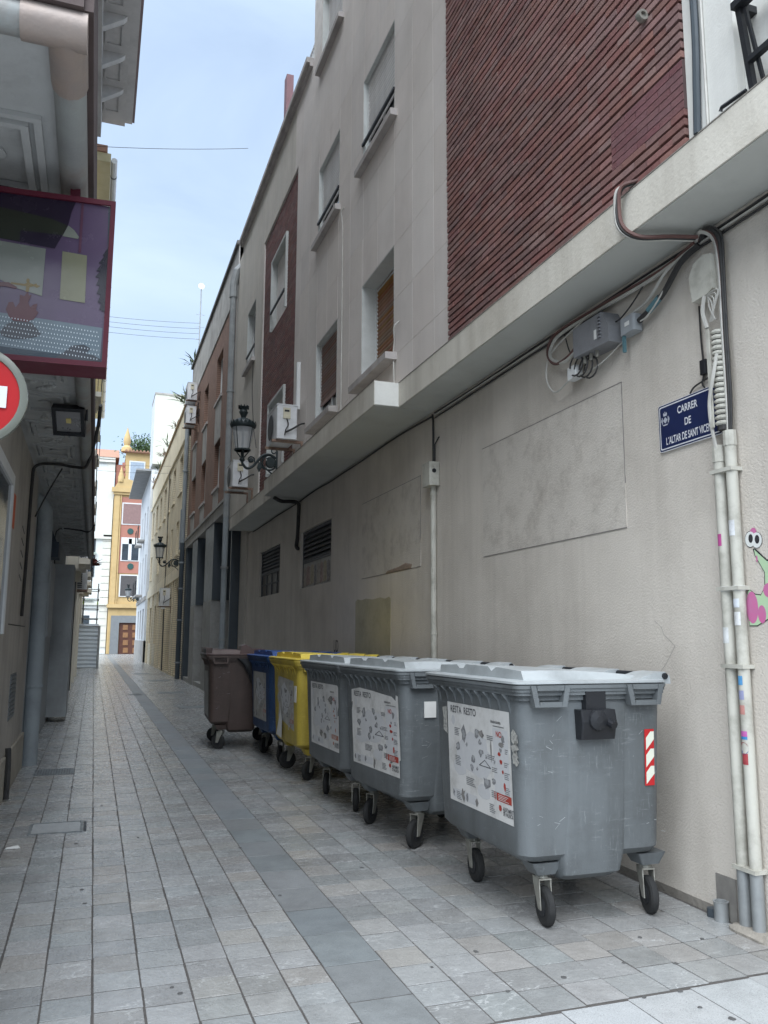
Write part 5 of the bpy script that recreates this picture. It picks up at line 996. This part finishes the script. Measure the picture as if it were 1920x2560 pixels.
shape('palm_frond', inkm('frond', (.02, .015, .035)), [(1150, 750), (1100, 830), (1050, 900), (1075, 900), (1010, 980), (1040, 985), (985, 1060), (1025, 1060), (975, 1120), (1015, 1130), (985, 1200), (1020, 1210), (990, 1290), (1030, 1300), (1000, 1380), (1035, 1390), (1015, 1450), (1070, 1480), (1075, 1560), (1095, 1600), (1130, 1100)], .0030)
shape('stripe', inkm('rose', (.22, .09, .15)), [(838, 330), (862, 335), (830, 870), (803, 868)], .0030)
lb_ = shape('maker_label', M_LIT, [(1035, 352), (1170, 378), (1168, 412), (1033, 386)], .0036)
part(lb_, 'print', M_INK, lambda b: [b.quad(*[cq(x + q * 22, y + q * 4, .004) for x, y in ((1062, 370), (1072, 372), (1071, 392), (1061, 390))]) for q in range(4)])
dots = MB()
for r in range(7):
    for q in range(34):
        x, y = q * 31 + (r % 2) * 15, 1500 + r * 46 + q * 5.2 + 20
        if x < 1010: dots.quad(*[cq(x + 4 * math.cos(a), y + 9 * math.sin(a), .0042) for a in (0, 1.26, 2.5, 3.77, 5.0)])
o = dots.build('bead_dots', mat('sign_dots', (.6, .66, .7), rough=.3), fz); o['kind'] = 'stuff'
part(sx, 'hanger', M_MAR, lambda b: (b.box(-.55, -.51, 3.62, 3.66, 3.42, 3.574), b.box(-.2, -.16, 3.6, 3.64, 3.42, 3.574)))
# no-entry sign
ne = thing('no_entry_sign', 'round red no-entry road sign with white bar at the left edge', 'sign', (-.461, 3.2, 0))
NC = Vector((-.461, 3.2, 2.435)); NR = .187
part(ne, 'disc', mat('sign_red', (.42, .012, .015), (.38, .012, .015), 5, .5, spec=.2), lambda b: b.lathe([(NR * .86, 3.176), (NR * .86, 3.179), (.001, 3.1795)][::-1] + [(NR * .86, 3.19)], (NC.x, 0, NC.z), 40, 1))
part(ne, 'border', mat('sign_cream', (.66, .64, .50), (.6, .58, .46), 6, .45), lambda b: b.lathe([(NR * .85, 3.181), (NR * .86, 3.172), (NR * .95, 3.17), (NR, 3.176), (NR, 3.20), (NR * .85, 3.20)], (NC.x, 0, NC.z), 40, 1), 40)
part(ne, 'bar', M_ENW, lambda b: b.box(NC.x - .12, NC.x + .117, 3.172, 3.1755, NC.z - .04, NC.z + .04))
part(ne, 'post', M_ZINC, lambda b: b.tube([(NC.x, 3.235, .0), (NC.x, 3.235, 2.62)], .025, 10), True); part(ne, 'clip', M_ZINC, lambda b: b.box(NC.x - .05, NC.x + .05, 3.2, 3.235, NC.z - .02, NC.z + .02))
# ================================================================ L2 and far left
L2 = thing('left_far_building', 'cream building with balconies and tiled eave further along on the left', 'building', (-1, 36, 0))
M_L2 = mat('cream_stucco', (.70, .66, .56), (.64, .60, .52), 2, .85, .15, 40, .3, .7, .3); M_L2Y = mat('yellow_eave', (.60, .53, .34), (.52, .45, .26), 3, .85)
part(L2, 'wall', M_L2, lambda b: b.box(-9, -.72, 22.3, 51, -.03, 14.4))
part(L2, 'eave', M_L2Y, lambda b: (b.box(-.72, -.26, 22.3, 51, 14.5, 14.75)))
part(L2, 'roof_edge', M_TILE, lambda b: b.box(-.9, -.36, 22.25, 51, 14.76, 14.95))
gt = part(L2, 'gutter', M_PVCW, lambda b: b.loft([[(-.17 + .085 * math.cos(a), yy, 14.62 + .085 * math.sin(a)) for a in [2 * math.pi * k / 10 for k in range(10)]] for yy in (22.4, 51)]), True)
for k in range(14): part(gt, 'strap', M_ACG, lambda b: b.lathe([(.086, 23.2 + 2 * k), (.092, 23.2 + 2 * k), (.092, 23.26 + 2 * k), (.086, 23.26 + 2 * k)], (-.17, 0, 14.62), 10, 1))
for z in (3.9, 7.2, 10.6):
    for y0_ in (26, 31.5, 37, 43):
        bal = part(L2, 'balcony', M_L2, lambda b: (b.box(-.72, -.22, y0_, y0_ + 2.2, z - .18, z), b.box(-.72, -.35, y0_ + .2, y0_ + 2.0, z - .3, z - .181)))
        part(bal, 'railing', M_BLACK, lambda b: ([b.box(-.24, -.22, y0_ + .14 * q, y0_ + .14 * q + .025, z + .001, z + 1.0) for q in range(16)], b.box(-.25, -.21, y0_, y0_ + 2.2, z + 1.001, z + 1.04), [b.box(-.72 + .12 * q, -.70 + .12 * q, y0_ + .01, y0_ + .03, z + .001, z + 1.0) for q in range(5)]))
        part(L2, 'window', M_PANE, lambda b: b.box(-.719, -.69, y0_ + .5, y0_ + 1.7, z + .01, z + 2.2))
for (y0_, z0_, z1_, c_) in ((23.5, .1, 2.9, M_SLATE), (25.6, .1, 2.9, M_BLACK), (29, .1, 2.7, M_SLATE), (33, .1, 2.7, M_BLACK), (38, .1, 2.6, M_SLATE)): part(L2, 'door', c_, lambda b: b.box(-.719, -.68, y0_, y0_ + 1.3, z0_, z1_))
for yy in (22.6, 27.4, 31.2, 35.6): part(L2, 'pilaster', M_L2, lambda b: b.box(-.719, -.58, yy, yy + .5, -.02, 3.3)); part(L2, 'capital', M_L2, lambda b: b.box(-.719, -.48, yy - .1, yy + .6, 3.301, 3.7))
for yy, rr in ((26.3, .05), (22.35, .04)): part(L2, 'dark_pipe', M_CABLE, lambda b: b.tube([(-.63, yy, .02), (-.63, yy, 3.2)], rr, 8))
for (y0_, z_, lb) in ((28.5, 3.1, 'grey air conditioner on the left below the soffit end'), (30.6, 4.1, 'second air conditioner on the left, above the first')):
    t = thing('air_conditioner', lb, 'air conditioner', (-.5, y0_, z_)); part(t, 'casing', M_AC, lambda b: b.box(-.62, -.30, y0_, y0_ + .85, z_, z_ + .65)); part(t, 'louvres', M_ACG, lambda b: [b.box(-.60, -.45, y0_ - .012, y0_ - .001, z_ + .05 + .06 * q, z_ + .085 + .06 * q) for q in range(9)]); part(t, 'bracket', M_RUST, lambda b: b.box(-.719, -.28, y0_, y0_ + .85, z_ - .06, z_ - .001))
weed('brown dried potted plant hanging from the far left balcony', (-.28, 37.5, 4.6), 70, .5, mat('red_plant', (.16, .045, .04), (.1, .04, .035), 8, .9), .4, None, .06)
for k, (yy, zz) in enumerate(((24.2, 13.4), (26.5, 12.6))): weed(('upper' if k == 0 else 'lower') + ' clump of dry brown foliage hanging under the yellow eave', (-.55, yy, zz), 420, .34, M_DRY, .2, None, .03)
# metal hoarding and scaffold
HD = thing('metal_hoarding', 'corrugated galvanised metal hoarding across the left side of the lane', 'hoarding', (-.3, 44.5, 0))
M_GALV = mat('galvanised_sheet', (.66, .71, .76), (.6, .65, .7), 5, .35, .1, 40, metal=.3)
z = .02; k = 0
while z < 2.06:
    for rot, nm in ((0, 'front'), (1, 'side')):
        if rot == 0: part(HD, 'corrugation', M_GALV, lambda b: b.prism([(44.5, z), (44.42, z + .045), (44.42, z + .10), (44.5, z + .145), (44.5, z + .198), (44.53, z + .198), (44.53, z)], 0, -.74, .20))
        else: part(HD, 'corrugation', M_GALV, lambda b: b.prism([(.20, z), (.28, z + .045), (.28, z + .10), (.20, z + .145), (.20, z + .198), (.17, z + .198), (.17, z)], 1, 44.54, 51.5))
    z += .2; k += 1
part(HD, 'corner_post', M_ZINC, lambda b: b.box(.19, .30, 44.40, 44.5, 0, 2.12)); part(HD, 'top_rail', M_ZINC, lambda b: b.box(-.74, .30, 44.41, 44.52, 2.08, 2.14))
SC = thing('scaffold_tower', 'galvanised tube scaffold tower standing behind the metal hoarding', 'scaffold', (-.2, 46, 0))
for xx in (-.6, .1):
    for yy in (45.2, 47.2): part(SC, 'standard', M_ZINC, lambda b: b.tube([(xx, yy, 0), (xx, yy, 4.3)], .03, 6))
for z in (2.5, 3.0, 3.5, 4.0):
    for yy in (45.2, 47.2): part(SC, 'ledger', M_ZINC, lambda b: b.tube([(-.66, yy - .04, z), (.16, yy - .04, z)], .024, 6))
    for xx in (-.6, .1): part(SC, 'transom', M_ZINC, lambda b: b.tube([(xx + .04, 45.1, z), (xx + .04, 47.3, z)], .024, 6))
for xx in (-.6, .1): part(SC, 'reflective_tape', mat('hi_vis', (.5, .75, .15), rough=.4), lambda b: b.tube([(xx, 45.2, 3.22), (xx, 45.2, 3.4)], .034, 6))
# wires across the street, antenna
for z0, z1, y_, lb in ((13.68, 14.45, 20.3, 'single thin wire crossing the sky high above'), (13.56, 13.75, 31.5, 'uppermost of the four wires beside the antenna mast'), (13.36, 13.53, 31.5, 'second of the four wires beside the antenna mast'), (13.17, 13.32, 31.5, 'third of the four wires beside the antenna mast'), (12.95, 13.1, 31.5, 'lowest of the four wires beside the antenna mast'), (9.6, 9.7, 40.0, 'low wire crossing the lane above the yellow brick house'), (9.3, 9.4, 40.2, 'lowest wire crossing the lane far away')):
    pts = [(-.72 + (4.0 if y_ > 21 else 3.9) * q / 6, y_, z0 + (z1 - z0) * q / 6 - .05 * (1 - ((q - 3) / 3) ** 2)) for q in range(7)]
    o = part(None, 'overhead_wire', M_CABLE, lambda b: b.tube(pts, .0065, 4)); tag(o, lb, 'wire')
t = thing('antenna_mast', 'thin television antenna mast with small dish above the brick parapet', 'antenna', (XB + .3, 31, 12.2))
part(t, 'mast', M_ZINC, lambda b: b.tube([(XB + .02, 31, 12.2), (XB + .02, 31, 15.0)], .022, 6)); part(t, 'dish', M_AC, lambda b: b.lathe([(.02, 31), (.08, 30.985), (.13, 30.95)], (XB + .02, 0, 15.05), 14, 1))
for z in (12.9, 13.4, 13.9): part(t, 'crossarm', M_ZINC, lambda b: b.tube([(XB - .15, 31, z), (XB + .2, 31, z)], .008, 4))

# ================================================================ BINS
def bin_thing(kind, label, x, y, rz, poster=None, lock=False, hazard=False, open_gap=False):
    t = thing('wheeled_bin', label, 'bin', (x, y, 0), rz, 'wheeled waste bins along the wall', True)
    mb, ml = M_BINS[kind], M_LIDS[kind]
    def body(b):
        rings = []
        for z, fx, bx, hy, r in ((.345, -.44, .34, .50, .07), (.36, -.485, .375, .545, .08), (.395, -.515, .395, .58, .09), (.6, -.522, .40, .592, .09), (1.0, -.535, .405, .612, .085), (1.25, -.543, .41, .624, .08)):
            rings.append(rrect(fx, bx, -hy, hy, r, z, 5))
        b.loft(rings)
    part(t, 'body', mb, body, 40)
    part(t, 'belly', mb, lambda b: b.loft([rrect(-.235, .10, -.50, .50, .05, .235, 3), rrect(-.265, .13, -.565, .565, .05, .275, 3), rrect(-.28, .15, -.588, .588, .05, .40, 3), rrect(-.262, .158, -.597, .597, .04, .62, 3), rrect(-.258, .162, -.613, .613, .035, .98, 3), rrect(-.258, .164, -.626, .626, .03, 1.22, 3)]), 40)
    def rim(b):
        for z0, z1, o in ((1.238, 1.266, .004), (1.267, 1.285, .03), (1.286, 1.303, .038), (1.304, 1.324, .046)):
            b.loft([rrect(-.552 - o, .40 + o * .4, -.638 - o * .9, .638 + o * .9, .06, z0, 4), rrect(-.552 - o, .40 + o * .4, -.638 - o * .9, .638 + o * .9, .06, z1, 4)])
    part(t, 'rim', mb, rim, 30)
    rib = MB().prism([(-.54, 1.155), (-.560, 1.225), (-.596, 1.266), (-.54, 1.266)], 1, -.004, .004).mesh('rib', mb)
    for k in range(9): instance(rib, 'rib', t, (0, -.50 + .125 * k, 0))
    # lid
    def lid(b):
        b.loft([rrect(-.588, .40, -.672, .672, .06, 1.326, 4), rrect(-.602, .415, -.684, .684, .06, 1.331, 4), rrect(-.602, .415, -.684, .684, .06, 1.343, 4), rrect(-.585, .40, -.668, .668, .06, 1.349, 4)])
        n = len(b.v); ys = [-.60, -.57, -.30, -.26, -.20, -.15, .17, .21, .27, .31, .58, .60]; tz = [1.348, 1.398, 1.410, 1.410, 1.386, 1.412, 1.414, 1.388, 1.388, 1.410, 1.400, 1.348]
        nx = 8
        for i in range(nx):
            u = i / (nx - 1); x_ = -.505 + .80 * u
            for yy, zz in zip(ys, tz):
                bl = max(0, 1 - u * 3.5); ztop = 1.412 - .014 * abs(yy) if abs(yy) < .59 else 1.348
                z_ = (zz * bl + ztop * (1 - bl)); z_ = 1.348 + (z_ - 1.348) * (1 - .72 * u ** 2.2)
                b.v.append((x_, yy * (1 - .02 * u), z_))
        m_ = len(ys)
        for i in range(nx - 1):
            for j in range(m_ - 1): b.f.append((n + i * m_ + j, n + i * m_ + j + 1, n + (i + 1) * m_ + j + 1, n + (i + 1) * m_ + j))
        b.f.append(tuple(n + j for j in range(m_ - 1, -1, -1)))
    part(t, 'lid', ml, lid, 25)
    for y0, y1 in ((-.66, -.45), (-.2, .2), (.45, .66)): part(t, 'hinge', ml, lambda b: b.prism([(.20, 1.347), (.33, 1.385), (.40, 1.391), (.435, 1.365), (.44, 1.32), (.20, 1.335)], 1, y0, y1))
    part(t, 'hinge_rod', M_BLACK, lambda b: b.tube([(.397, -.672, 1.366), (.397, .672, 1.366)], .018, 10))
    for sy in (-1, 1):
        for hx in (-.385, .24):
            def han(b):
                y0, y1 = sorted((sy * .640, sy * .692)); w = .105
                b.prism([(hx - w - .02, 1.322), (hx - w + .005, 1.205), (hx - w + .035, 1.205), (hx - w + .012, 1.322)], 1, y0, y1); b.prism([(hx + w + .02, 1.322), (hx + w - .005, 1.205), (hx + w - .035, 1.205), (hx + w - .012, 1.322)], 1, y0, y1); b.box(hx - w + .035, hx + w - .035, y0, y1, 1.205, 1.232); b.box(hx - w + .02, hx + w - .02, y0, y1, 1.295, 1.322)
            part(t, 'handle', mb, han)
    rs = random.Random(int(y * 37))
    for wx, wy in ((-.335, -.45), (-.335, .45), (.36, -.45), (.36, .45)):
        wx = min(wx, .40); a = rs.uniform(-1.3, 1.3)
        if kind == 'grey' and poster and poster.get('steer') is not None: a = poster['steer'] + rs.uniform(-.15, .15)
        ca, sa = math.cos(a), math.sin(a); off = .045
        R_ = lambda p: (wx + p[0] * ca - p[1] * sa, wy + p[0] * sa + p[1] * ca, p[2])
        w = MB().lathe([(.055, -.022), (.092, -.024), (.104, -.015), (.106, 0), (.104, .015), (.092, .024), (.055, .022)], (0, 0, .106), 20, 1)
        w.v = [R_((p[0] - off, p[1], p[2])) for p in w.v]; wo = w.build('wheel', M_TYRE, t, 40)
        hb = MB().lathe([(.012, -.03), (.05, -.026), (.052, .026), (.012, .03)], (0, 0, .106), 12, 1); hb.v = [R_((p[0] - off, p[1], p[2])) for p in hb.v]; hb.build('hub', M_BLACK, wo)
        fk = MB()
        for s_ in (-1, 1): fk.prism([(-off - .018, .09), (-off + .018, .09), (.04, .225), (.04, .245), (-.05, .245), (-.05, .22)], 1, s_ * .034 - .003, s_ * .034 + .003)
        fk.box(-.055, .045, -.037, .037, .245, .252); fk.lathe([(.04, .252), (.03, .275)], (0, 0, 0), 10)
        fk.v = [R_(p) for p in fk.v]; fk.build('fork', M_FORK, t)
        part(t, 'wheel_mount', mb, lambda b: b.loft([rrect(wx - .06, wx + .06, wy - .06, wy + .06, .01, .275, 2), rrect(wx - .1, wx + .09, wy - .085, wy + .085, .01, .345, 2)]))
    if lock:
        lk = part(t, 'lock_box', M_BLACK, lambda b: (b.loft([rrect(-.19, .035, -.675, -.612, .012, 1.02, 3), rrect(-.195, .035, -.70, -.612, .012, 1.12, 3), rrect(-.20, .03, -.695, -.612, .012, 1.185, 3)]), b.box(-.15, -.02, -.672, -.615, 1.1851, 1.30)))
        part(lk, 'knob', M_BLACK, lambda b: (b.tube([(-.02, -.69, 1.115), (-.01, -.735, 1.10)], .024, 10), b.lathe([(.06, -.698), (.055, -.712), (.02, -.722)], (-.095, 0, 1.13), 14, 1)))
    if hazard:
        yz = lambda z, d=0: -.588 - (z - .40) * .042 - .006 - d
        h_ = part(t, 'hazard_strip', M_HAZR, lambda b: b.quad((.27, yz(.74), .74), (.335, yz(.74), .74), (.335, yz(1.06), 1.06), (.27, yz(1.06), 1.06)))
        for k in range(3):
            z0 = .775 + .098 * k
            part(h_, 'white_stripe', M_HAZW, lambda b: b.quad(*[(px_, yz(min(max(pz, .748), 1.052), .0015), min(max(pz, .748), 1.052)) for px_, pz in ((.279, z0 - .03), (.334, z0 + .03), (.334, z0 + .075), (.31, z0 + .075), (.279, z0 + .04))]))
    if poster: bin_poster(t, kind, poster)
    return t
def fx_(z): # front face of the body, local x at height z
    return -.5225 - (z - .6) * .0325
def bin_poster(t, kind, q):
    y0, y1, z0, z1 = q.get('rect', (-.47, .37, .54, 1.14))     # y0 = camera side
    P = lambda u, v, d=.0025: (fx_(z0 + (z1 - z0) * v) - d - .0008, y1 + (y0 - y1) * u, z0 + (z1 - z0) * v)
    outline = q.get('outline', [(0, 0), (1, 0), (1, 1), (0, 1)])
    sh = part(t, 'poster', M_PAPER if not q.get('dirty') else M_PAPERD, lambda b: b.quad(*[P(u, v, .0022) for u, v in outline]))
    rng = random.Random(q.get('seed', 1))
    up = Vector(P(0, 1)) - Vector(P(0, 0)); rt = Vector(P(1, 0)) - Vector(P(0, 0)); W_ = rt.length; H_ = up.length
    def quadp(b, u0, u1, v0, v1, d): b.quad(P(u0, v0, d), P(u1, v0, d), P(u1, v1, d), P(u0, v1, d))
    def blob(b, u, v, ru, rv, d, n=11, jit=.35): b.quad(*[P(u + ru * (1 + rng.uniform(-jit, jit)) * math.cos(2 * math.pi * k / n), v + rv * (1 + rng.uniform(-jit, jit)) * math.sin(2 * math.pi * k / n), d) for k in range(n)])
    if kind == 'grey':
        text(sh, 'lettering', 'RESTA  RESTO', .062, P(.06, .90, .0045), rt, up, M_INK, .0006, .98)
        text(sh, 'lettering', '#valencianeta', .026, P(.73, .875, .0045), rt, up, M_INK, .0004, .9)
        text(sh, 'lettering', 'NO', .046, P(.80, .755, .0048), rt, up, M_RED, .001, 1.0)
        text(sh, 'lettering', 'AJUNTAMENT', .032, P(.86, .10, .0045), rt, up, M_INK, .0006, .62); text(sh, 'lettering', 'DE VALÈNCIA', .032, P(.86, .06, .0045), rt, up, M_INK, .0006, .62)
    stk = part(sh, 'pale_shapes', M_INKL, lambda b: (quadp(b, .75, .97, .25, .83, .0030), blob(b, .45, .52, .28, .22, .0030, 14, .2), blob(b, .2, .36, .11, .08, .0031, 10, .1), blob(b, .58, .2, .1, .07, .0031, 10, .1), blob(b, .1, .82, .03, .05, .0031, 9, .1), quadp(b, .06, .46, .04, .13, .0031)) if not q.get('dirty') else blob(b, .5, .6, .3, .25, .003))
    stk['kind'] = 'stuff'
    icons = [(.28, .70, .045, .10), (.33, .605, .02, .025), (.17, .56, .038, .06), (.43, .49, .035, .055), (.40, .40, .03, .05), (.49, .40, .016, .025), (.50, .74, .05, .055), (.55, .66, .03, .03), (.56, .565, .035, .045), (.64, .54, .014, .025), (.63, .30, .06, .062), (.74, .335, .03, .03), (.07, .085, .02, .04), (.30, .085, .025, .05), (.90, .74, .03, .05), (.86, .64, .02, .025)]
    sti = part(sh, 'icons', mat('ink_dark', (.13, .135, .145), (.3, .3, .31), 70, .7), lambda b: [blob(b, u, v, ru * .85, rv * .8, .0042, 10, .45) for u, v, ru, rv in icons])
    sti['kind'] = 'stuff'
    sti = part(sh, 'icon_highlights', mat('ink_grey', (.36, .37, .38), rough=.7), lambda b: [blob(b, u + .004, v + .006, ru * .5, rv * .5, .0044, 9, .3) for u, v, ru, rv in icons[:12]]); sti['kind'] = 'stuff'
    part(sh, 'hanger_icon', M_INK, lambda b: (b.quad(P(.53, .44, .004), P(.70, .44, .004), P(.70, .448, .004), P(.53, .448, .004)), b.quad(P(.53, .44, .0041), P(.615, .50, .0041), P(.615, .508, .0041), P(.52, .445, .0041)), b.quad(P(.70, .44, .0042), P(.615, .50, .0042), P(.615, .508, .0042), P(.71, .445, .0042))))
    lines = []
    for u, v, n, w in ((.12, .74, 5, .10), (.12, .46, 6, .10), (.66, .74, 3, .12), (.66, .56, 3, .14), (.72, .455, 3, .10), (.30, .28, 5, .16), (.70, .24, 4, .16), (.92, .65, 3, .05), (.90, .53, 3, .07), (.90, .44, 4, .08), (.90, .31, 6, .08), (.12, .10, 5, .10), (.66, .11, 5, .09), (.76, .845, 1, .2)):
        for k in range(n): lines.append((u, v - .017 * k, w * rng.uniform(.6, 1)))
    stk = part(sh, 'small_print', M_INKL if q.get('faded') else mat('ink_mid', (.22, .225, .235), rough=.7), lambda b: [quadp(b, u, u + w, v, v + .008, .0038) for u, v, w in lines])
    stk['kind'] = 'stuff'
    stk = part(sh, 'red_block', M_RED if not q.get('faded') else mat('faded_red', (.42, .2, .15), rough=.7), lambda b: (quadp(b, .775, .985, .175, .245, .004), quadp(b, .745, .755, .175, .245, .004), blob(b, .84, .60, .02, .02, .0044, 8), blob(b, .86, .535, .025, .02, .0044, 7), blob(b, .88, .45, .012, .02, .0044, 6), blob(b, .90, .32, .016, .04, .0044, 8), blob(b, .82, .115, .022, .028, .0044, 8, .1)))
    stk['kind'] = 'stuff'
    stk = part(sh, 'red_block_print', M_PAPER, lambda b: [quadp(b, .80, .80 + .15 * rng.uniform(.7, 1), .185 + .014 * k, .190 + .014 * k, .0048) for k in range(4)])
    stk['kind'] = 'stuff'
    stk = part(sh, 'grime', mat('grime', (.13, .125, .12), (.3, .29, .28), 40, .9), lambda b: [blob(b, u, v, ru, rv, .0052, 9, .6) for u, v, ru, rv in q.get('grime', [(.24, .10, .03, .06), (.46, .07, .02, .05), (.72, .62, .008, .09), (.58, .75, .05, .03), (.87, .69, .04, .018)])])
    stk['kind'] = 'stuff'
    if q.get('tears'):
        part(t, 'torn_sticker', mat('torn_paper', (.5, .5, .46), (.2, .2, .2), 60, .8), lambda b: ([b.quad(*[P(1.06 + .045 * (1 + rng.uniform(-.5, .3)) * math.cos(2 * math.pi * k / 13), .78 - .09 * s_ + .06 * (1 + rng.uniform(-.4, .4)) * math.sin(2 * math.pi * k / 13), .003) for k in range(13)]) for s_ in range(3)], b.quad(P(-.09, .70), P(-.012, .66), P(-.015, .95), P(-.1, .93), P(-.08, .82))))
B1 = bin_thing('grey', 'large grey bin nearest the camera, black lock box and red-white strip on its side', 2.80, 4.80, 0, dict(rect=(-.49, .385, .54, 1.165), seed=2, tears=True, steer=1.45), lock=True, hazard=True)
B2 = bin_thing('grey', 'second grey bin from the street corner, clean poster torn along its top', 2.73, 6.64, .07, dict(rect=(-.54, .45, .53, 1.15), seed=5, steer=.6, grime=[(.5, .07, .02, .06), (.86, .16, .03, .01), (.02, .8, .01, .02)], outline=[(.02, 0), (1, 0), (1, .2), (1.02, .22), (1.0, .98), (.96, .99), (.955, .92), (.88, .965), (.7, .98), (.5, 1.0), (.2, 1.02), (0, .98), (0, .8), (.02, .78), (0, .7)]), hazard=True)
B3 = bin_thing('grey', 'third grey bin, behind the two others, with a grimy torn poster', 2.70, 8.07, .03, dict(rect=(-.52, .40, .53, 1.14), seed=9, steer=1.2, faded=True, grime=[(.72, .78, .07, .05), (.76, .72, .04, .05), (.4, .22, .06, .05), (.55, .18, .05, .05), (.95, .6, .008, .1), (.9, .5, .05, .006)], outline=[(0, 0), (1, 0), (1, .55), (.93, .52), (1.0, .68), (1, .97), (.97, 1), (0, 1)]))
B4 = bin_thing('yellow', 'yellow recycling bin with peeling poster between blue and grey bins', 2.71, 9.81, .02, dict(rect=(-.42, .40, .50, 1.12), seed=12, faded=True, dirty=True, outline=[(.05, .22), (1, .05), (1, .95), (.1, 1.0), (.02, .8), (.1, .7), (0, .6), (.12, .45), (.1, .35)]))
B5 = bin_thing('blue', 'dark blue paper bin between the brown and yellow bins', 2.69, 11.28, .02, dict(rect=(-.38, .42, .50, 1.12), seed=15, faded=True, dirty=True))
B6 = bin_thing('brown', 'brown organic waste bin standing out from the row, at its far end', 2.16, 12.70, -.06, None)
for (bt, u) in ((B4, 0),):
    part(bt, 'hanging_paper', M_LIT, lambda b: b.quad((-.535, .40, .42), (-.535, .13, .40), (-.535, .12, .62), (-.535, .22, .74)))
part(B2, 'side_sticker', M_LIT, lambda b: b.box(-.36, -.26, -.630, -.622, .98, 1.10)); part(B4, 'side_sticker', M_LIT, lambda b: b.box(-.545, -.54, -.56, -.47, .86, 1.04))
M_SCR = mat('plastic_scratch', (.42, .44, .45), (.34, .36, .37), 40, .7)
for bt, sd_, n_s in ((B1, 1, 26), (B2, 2, 16), (B3, 3, 10), (B6, 4, 10)):
    rg = random.Random(sd_); mbk = MB()
    for _ in range(n_s):
        z_ = rg.uniform(.45, 1.15); x_ = rg.uniform(-.47, -.27) if rg.random() < .6 else rg.uniform(.17, .38); yy = -.588 - (z_ - .4) * .0425 - .003; ln = rg.uniform(.008, .05); an = rg.uniform(-.9, .9); w = rg.uniform(.0012, .003)
        if x_ < -.44: yy += .012
        mbk.quad((x_, yy, z_), (x_ + ln * math.cos(an), yy, z_ + ln * math.sin(an)), (x_ + ln * math.cos(an), yy, z_ + ln * math.sin(an) + w), (x_, yy, z_ + w))
    o = mbk.build('scratches', M_SCR, bt); o['kind'] = 'stuff'
# brown bin extras
part(B6, 'bag_hood', M_BLACK, lambda b: b.loft([rrect(-.16, .36, -.70, -.61, .03, 1.28, 3), rrect(-.08, .36, -.72, -.61, .05, 1.2, 3), rrect(.0, .34, -.73, -.61, .05, 1.06, 3), rrect(.06, .30, -.69, -.61, .04, .92, 3)]), 40)
part(B6, 'chute_box', M_LIDS['brown'], lambda b: (b.prism([(-.12, 1.345), (-.09, 1.46), (-.02, 1.48), (.06, 1.42), (.24, 1.42), (.28, 1.345)], 1, -.62, -.12), b.box(-.59, -.5, -.55, .55, 1.349, 1.43)))
for sx_ in (-.34, -.08): part(B6, 'slot', M_BLACK, lambda b: b.box(-.597, -.5905, sx_ - .1, sx_ + .12, 1.36, 1.415))
part(B6, 'poster_strip', M_PAPERD, lambda b: b.quad(*[(fx_(z_) - .004, y_, z_) for y_, z_ in ((-.47, .45), (.3, .45), (.32, .9), (.3, 1.08), (-.4, 1.1), (-.47, 1.0), (-.45, .7))]))
